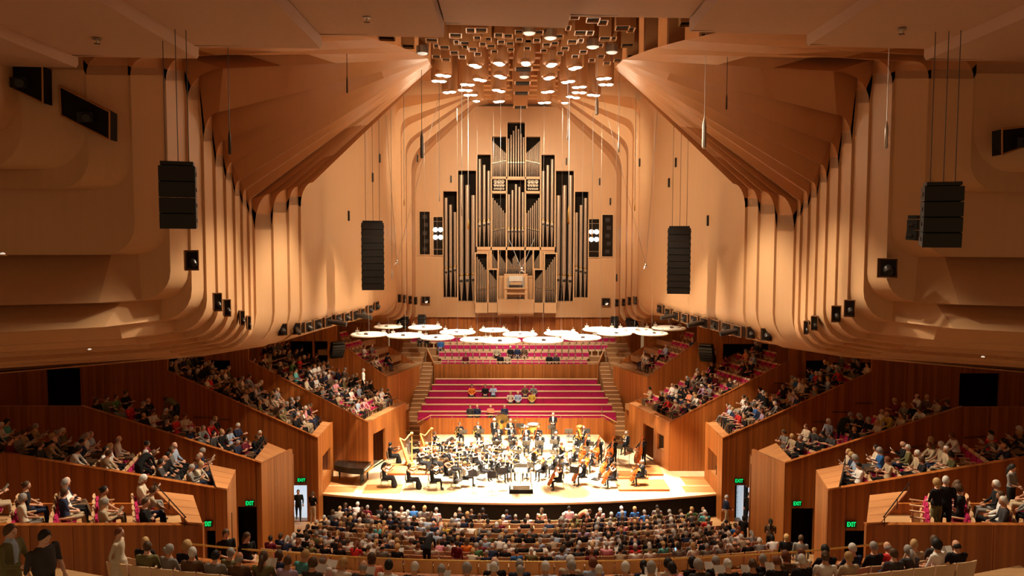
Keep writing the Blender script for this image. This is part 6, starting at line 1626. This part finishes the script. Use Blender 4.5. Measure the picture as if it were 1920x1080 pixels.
# spare chairs and stands
for (u, v, z, r, lab) in ((859, 915, 0, -2.0, 'empty grey chair in the front row, left of the podium'), (902, 912, 0, -2.0, 'empty grey chair just left of the podium'), (1117, 913, 0, 1.0, 'empty grey chair between the two front cellists'), (1133, 884, 0, 1.2, 'empty chair among the rear cellos'),
        (1068, 830, RIS_B, 3.1, 'empty black chair right of the percussionist'), (1040, 831, RIS_B, 3.1, 'empty black chair before the percussionist'), (1101, 829, RIS_B, 3.1, 'rightmost empty black chair on the rear riser')):
    place('orchestra_chair', stage_pt(u, v, z), r, lab, 'chair', 'orchestra chairs')
for (u, v, z, r) in ((886, 922, 0, 0.4), (942, 917, 0, 0.2), (1077, 915, 0, -0.5), (922, 925, 0, 0.2), (1160, 868, 0, 2.6), (1180, 874, 0, 2.4), (1100, 872, 0, 3.0), (1066, 838, RIS_B, 3.1), (975, 826, RIS_B, 3.1), (1106, 862, 0, 3.0)):
    place('music_stand', stage_pt(u, v, z), r, 'spare black music stand at %s from the left of the stage' % ordn([886, 922, 942, 975, 1066, 1077, 1100, 1106, 1160, 1180].index(u)), 'music stand', 'music stands of the orchestra')
# low wooden player platforms
for i, (u, v, sx, sy, lab) in enumerate(((718, 917, 2.1, 1.5, 'low red-brown platform under the leftmost violinist'), (1203, 912, 2.9, 1.8, 'low wooden platform under the front right cellist'), (1172, 893, 2.6, 1.3, 'low wooden platform behind the right cellists'), (1213, 884, 1.7, 1.8, 'low wooden platform by the right double bass'), (770, 882, 2.6, 2.0, 'low wooden platform under the harps'))):
    p = stage_pt(u, v, 0.005); e = empty('player_platform', p, 0.0, lab, 'platform', 'low platforms on the stage')
    hh = 0.13 if i != 0 else 0.02
    m = MB(); m.span((-sx/2, -sy/2, hh-0.03), (sx/2, sy/2, hh)); m.obj('deck', FLOORX, e)
    m = MB(); m.span((-sx/2+0.02, -sy/2+0.02, 0), (sx/2-0.02, sy/2-0.02, hh-0.03)); m.obj('frame', VARN if i else FLOORX, e)
# ---- harps
def harp():
    c = MB(); c.tube([(0, 0.62, 0.10), (0, 0.62, 0.3), (0, 0.62, 1.62), (0, 0.62, 1.72)], [0.065, 0.045, 0.038, 0.05], 10); c.lathe([(0.06, 0), (0.10, 0.05), (0.085, 0.10), (0.02, 0.13)], (0, 0.62, 1.72), 10)
    n = MB(); n.tube([(0, 0.62, 1.76), (0, 0.48, 1.70), (0, 0.34, 1.52), (0, 0.20, 1.42), (0, 0.06, 1.50), (0, -0.06, 1.56)], [0.05, 0.055, 0.06, 0.055, 0.05, 0.06], 8, flat=0.6)
    s = MB(); s.loft([[(-0.07, -0.10, 1.56), (0.07, -0.10, 1.56), (0.06, -0.02, 1.52), (-0.06, -0.02, 1.52), (-0.07, -0.10, 1.56)], [(-0.20, 0.34, 0.14), (0.20, 0.34, 0.14), (0.19, 0.50, 0.16), (-0.19, 0.50, 0.16), (-0.20, 0.34, 0.14)]])
    b = MB(); b.prism([(-0.22, 0.28, 0), (0.22, 0.28, 0), (0.16, 0.74, 0), (-0.16, 0.74, 0)], (0, 0, 0.15))
    st = MB()
    for i in range(18):
        t = (i+0.5)/18; y = lerp(0.02, 0.54, t); z1 = 1.46+0.1*abs(t-0.4) if t < 0.6 else lerp(1.46, 1.70, (t-0.6)/0.4); z0 = lerp(1.40, 0.2, min(1, t*1.05))
        st.tube([(0, y, z0), (0, y, z1)], 0.0025, 3)
    return [('column', c.mesh('column', GOLD, True), []), ('neck', n.mesh('neck', GOLD, True), []), ('soundbox', s.mesh('soundbox', GOLD), []), ('pedal_base', b.mesh('pedal_base', GOLD), []), ('strings', st.mesh('strings', PAPER), [])]
proto('concert_harp', harp())
for (u, v, r, lab) in ((752, 874, -1.15, 'left gilded concert harp at the left rear of the stage'), (790, 864, -1.15, 'right gilded concert harp at the left rear of the stage')):
    p = stage_pt(u, v, 0.13); place('concert_harp', p, r, lab, 'harp', 'concert harps', 1.12)
# ---- celesta/keyboard with white score
p = stage_pt(826, 852, 0); e = empty('keyboard_celesta', p, -1.9, 'small dark keyboard instrument with a wide white score, left rear of stage', 'celesta')
m = MB(); m.box((0, 0.65, 0.5), (1.1, 0.45, 0.9)); m.obj('cabinet', EBONY, e); m = MB(); m.box((0, 0.38, 0.72), (1.0, 0.2, 0.05)); m.obj('keyboard', PAPER, e)
m = MB(); m.box((0, 0.60, 1.05), (0.9, 0.02, 0.32), None, Matrix.Rotation(math.radians(-20), 3, 'X')); m.obj('score', PAPER, e)
for sx in (-1, 1): m = MB(); m.box((sx*0.5, 0.42, 0.35), (0.06, 0.06, 0.7)); m.obj('leg', EBONY, e)
# ---- timpani, tam-tam
def timp():
    b = MB(); b.lathe([(0.03, 0.30), (0.20, 0.34), (0.32, 0.50), (0.36, 0.72), (0.36, 0.82)], (0, 0, 0), 18); r = MB(); r.lathe([(0.385, 0.80), (0.385, 0.85), (0.36, 0.85), (0.36, 0.80)], (0, 0, 0), 18); h = MB(); h.lathe([(0.365, 0.84), (0.2, 0.853), (0.01, 0.855)], (0, 0, 0), 18)
    out = [('kettle', b.mesh('kettle', BRASS, True), []), ('hoop', r.mesh('hoop', STEEL), []), ('drumhead', h.mesh('drumhead', PAPER, True), [])]
    for a in (0.5, 2.6, 4.7):
        l = MB(); l.tube([(0.33*math.cos(a), 0.33*math.sin(a), 0.78), (0.30*math.cos(a), 0.30*math.sin(a), 0.0)], 0.02, 6); out.append(('leg', l.mesh('leg', STEEL), []))
    return out
proto('timpani', timp())
for (u, v, q, lab) in ((955, 826, 0.95, 'smallest of the copper timpani, behind the trumpets'), (983, 825, 1.1, 'middle copper kettledrum with a pale head'), (1000, 824, 1.25, 'largest copper kettledrum with a broad pale head')):
    place('timpani', stage_pt(u, v-1, RIS_B), 0, lab, 'timpani', 'kettledrums on the rear riser', q)
p = stage_pt(941, 817.5, RIS_B); e = empty('tam_tam', p, 0.1, 'large round bronze tam-tam with a dark centre in a frame', 'gong')
Rg = Matrix.Rotation(math.radians(90), 3, 'X')
m = MB(); m.lathe([(0.50, 0.0), (0.53, 0.05), (0.34, 0.08), (0.14, 0.09), (0.01, 0.09)], (0, 0, 1.02), 28, rot=Rg); m.obj('disc', BRASS, e, smooth='auto')
m = MB(); m.lathe([(0.14, 0.09), (0.12, 0.12), (0.01, 0.13)], (0, 0, 1.02), 18, rot=Rg); m.obj('boss', EBONY, e); m = MB(); m.lathe([(0.53, 0.045), (0.56, 0.05), (0.56, 0.0), (0.52, 0.0)], (0, 0, 1.02), 28, rot=Rg); m.obj('rim', EBONY, e)
m = MB(); m.tube([(0.62*math.cos(a), 0.08, 1.02+0.62*math.sin(a)) for a in [math.pi*i/10 for i in range(11)]], 0.022, 6); m.tube([(-0.62, 0.08, 1.02), (-0.62, 0.08, 0)], 0.022, 6); m.tube([(0.62, 0.08, 1.02), (0.62, 0.08, 0)], 0.022, 6); m.box((-0.62, 0.08, 0.03), (0.06, 0.6, 0.06)); m.box((0.62, 0.08, 0.03), (0.06, 0.6, 0.06)); m.obj('stand', EBONY, e)
p = stage_pt(967, 818, RIS_B); e = empty('suspended_cymbal', p, 0, 'pale gold suspended cymbal on a stand beside the kettledrums', 'cymbal')
m = MB(); m.lathe([(0.30, 1.10), (0.10, 1.14), (0.05, 1.18), (0.01, 1.18)], (0, 0, 0), 18); m.obj('cymbal_plate', BRASS, e, smooth='auto'); m = MB(); m.tube([(0, 0, 0.05), (0, 0, 1.2)], 0.014, 6); [m.tube([(0, 0, 0.25), (0.28*math.cos(a), 0.28*math.sin(a), 0.01)], 0.011, 5) for a in (0.4, 2.5, 4.6)]; m.obj('stand', STEEL, e)
p = stage_pt(1128, 824, RIS_B*0); e = empty('microphone_stand', p, 0, 'tall thin microphone stand at the right rear corner of the stage', 'microphone stand')
m = MB(); m.tube([(0, 0, 0.05), (0, 0, 2.2)], 0.014, 6); [m.tube([(0, 0, 0.2), (0.3*math.cos(a), 0.3*math.sin(a), 0.01)], 0.012, 5) for a in (0.4, 2.5, 4.6)]; m.obj('pole', STEEL, e); m = MB(); m.ell((0, 0, 2.28), (0.05, 0.05, 0.09)); m.ell((0, -0.05, 2.05), (0.05, 0.05, 0.08)); m.obj('capsule', CHROME, e)
# ---- podium
p = stage_pt(977, 919, 0); e = empty('conductor_podium', p, 0, 'white railed conductor podium on a black draped base, stage centre', 'podium')
m = MB(); m.box((0, 0, 0.11), (1.34, 1.3, 0.22), None, None, 0.94); m.obj('drape', DRAPE, e); m = MB(); m.box((0, 0, 0.235), (1.2, 1.2, 0.03)); m.obj('platform', PAPER, e)
m = MB(); m.box((0, -0.55, 0.34), (0.95, 0.03, 0.18)); m.obj('kick_panel', GREY, e)
for sx in (-1, 1):
    for sy in (-1, 1): m = MB(); m.tube([(sx*0.55, sy*0.55, 0.24), (sx*0.55, sy*0.55, 1.15 if sy < 0 else 1.05)], 0.022, 7); m.obj('post', PAPER, e)
m = MB(); m.tube([(-0.55, -0.55, 1.15), (0.55, -0.55, 1.15)], 0.025, 7); m.tube([(-0.55, -0.55, 0.7), (0.55, -0.55, 0.7)], 0.016, 6); m.obj('guard_rail', PAPER, e)
m = MB(); m.box((0.0, 0.35, 1.05), (0.72, 0.4, 0.02), None, Matrix.Rotation(math.radians(20), 3, 'X')); m.obj('score_desk', PAPER, e); m = MB(); m.tube([(0, 0.4, 0.24), (0, 0.4, 1.02)], 0.025, 7); m.obj('desk_pole', PAPER, e)
# ---- grand piano parked at the left wall
p = stage_pt(657, 903, 0); e = empty('grand_piano', p, -0.15, 'closed black grand piano parked against the left stage wall', 'piano')
outl = [(-0.75, 1.05), (0.75, 1.05), (0.75, 0.1), (0.68, -0.45), (0.40, -0.95), (0.05, -1.15), (-0.35, -1.1), (-0.62, -0.8), (-0.75, -0.3)]
outl = [(-1.0, 0.72), (1.0, 0.72), (1.05, -0.72), (0.82, -0.72), (0.30, -0.70), (-0.2, -0.55), (-0.7, -0.35), (-1.0, 0.0)]
m = MB(); m.prism([Vector((x, y, 0.68)) for x, y in outl], (0, 0, 0.30)); m.obj('case', BLACK, e)
m = MB(); m.prism([Vector((x*1.02, y*1.02, 0.985)) for x, y in outl], (0, 0, 0.03)); m.obj('lid', plain('piano_gloss', (0.02, 0.016, 0.013), 0.12), e)
m = MB(); m.box((1.10, 0.0, 0.80), (0.16, 1.40, 0.10)); m.obj('key_slip', BRASS, e); m = MB(); m.box((1.06, 0.0, 0.87), (0.10, 1.22, 0.02)); m.obj('keys', PAPER, e)
for (x, y) in ((0.85, 0.55), (0.85, -0.55), (-0.75, 0.25)):
    m = MB(); m.tube([(x, y, 0.68), (x, y, 0.4), (x, y, 0.10)], [0.075, 0.06, 0.04], 8); m.tube([(x, y, 0.10), (x, y, 0.0)], [0.05, 0.05], 8, BRASS) if False else None; m.obj('leg', BLACK, e)
    m = MB(); m.lathe([(0.05, 0), (0.06, 0.05), (0.03, 0.1)], (x, y, 0), 8); m.obj('caster', BRASS, e)
m = MB(); m.box((0.75, 0, 0.35), (0.05, 0.25, 0.6)); m.box((0.75, 0, 0.08), (0.12, 0.3, 0.05)); m.obj('pedal_lyre', BLACK, e)
# ---- stool left in the wall recess
for s, (u, v, lab) in ((-1, (612, 868, 'black piano stool left in the recess of the left stage wall')), (1, (1338, 872, 'dark stool left in the recess of the right stage wall'))):
    b = BOX[3]; B, Cc, fd, nin = b[s]
    q = B+fd*((Cc-B).length*0.58)-nin*0.45; e = empty('piano_stool', (q.x, q.y, 0.75), 0, lab, 'stool')
    m = MB(); m.box((0, 0, 0.46), (0.5, 0.36, 0.10), None, None, 0.94); m.obj('seat', BLACK, e)
    for a in (-1, 1):
        for c in (-1, 1): m = MB(); m.tube([(a*0.2, c*0.13, 0.42), (a*0.21, c*0.14, 0.0)], 0.022, 6); m.obj('leg', BLACK, e)
# ---- phone glows among the audience, each held up by the sitter nearest to that spot
PH = [(836, 1027), (1170, 983), (1200, 1018), (1165, 1070), (1260, 1040)]
for i, (u, v) in enumerate(PH):
    best = min((c for c in CAND if 'row' in c['where'] and 'box' not in c['where'] and 'gallery' not in c['where']), key=lambda c: (proj(c['loc']+Vector((0, 0.3, 1.1)))[0]-u)**2+(proj(c['loc']+Vector((0, 0.3, 1.1)))[1]-v)**2)
    J = BODY[best['body']][4]; Rz = Matrix.Rotation(best['rz'], 3, 'Z')
    p = best['loc']+Rz @ (((Vector(J['wr_l'])+Vector(J['wr_r']))/2+Vector((0, 0.08, 0.06)))*best['scale'])
    e = empty('smartphone', p, best['rz'], 'glowing smartphone in the hands of a sitter, %s from the left' % ordn(sorted(PH).index((u, v))), 'phone', 'phones in the stalls')
    m = MB(); m.box((0, 0, 0), (0.075, 0.010, 0.15), None, Matrix.Rotation(-0.6, 3, 'X')); m.obj('case', BLACK, e)
    m = MB(); m.box((0, -0.008, 0.006), (0.068, 0.004, 0.14), None, Matrix.Rotation(-0.6, 3, 'X')); m.obj('screen', SCREEN, e)
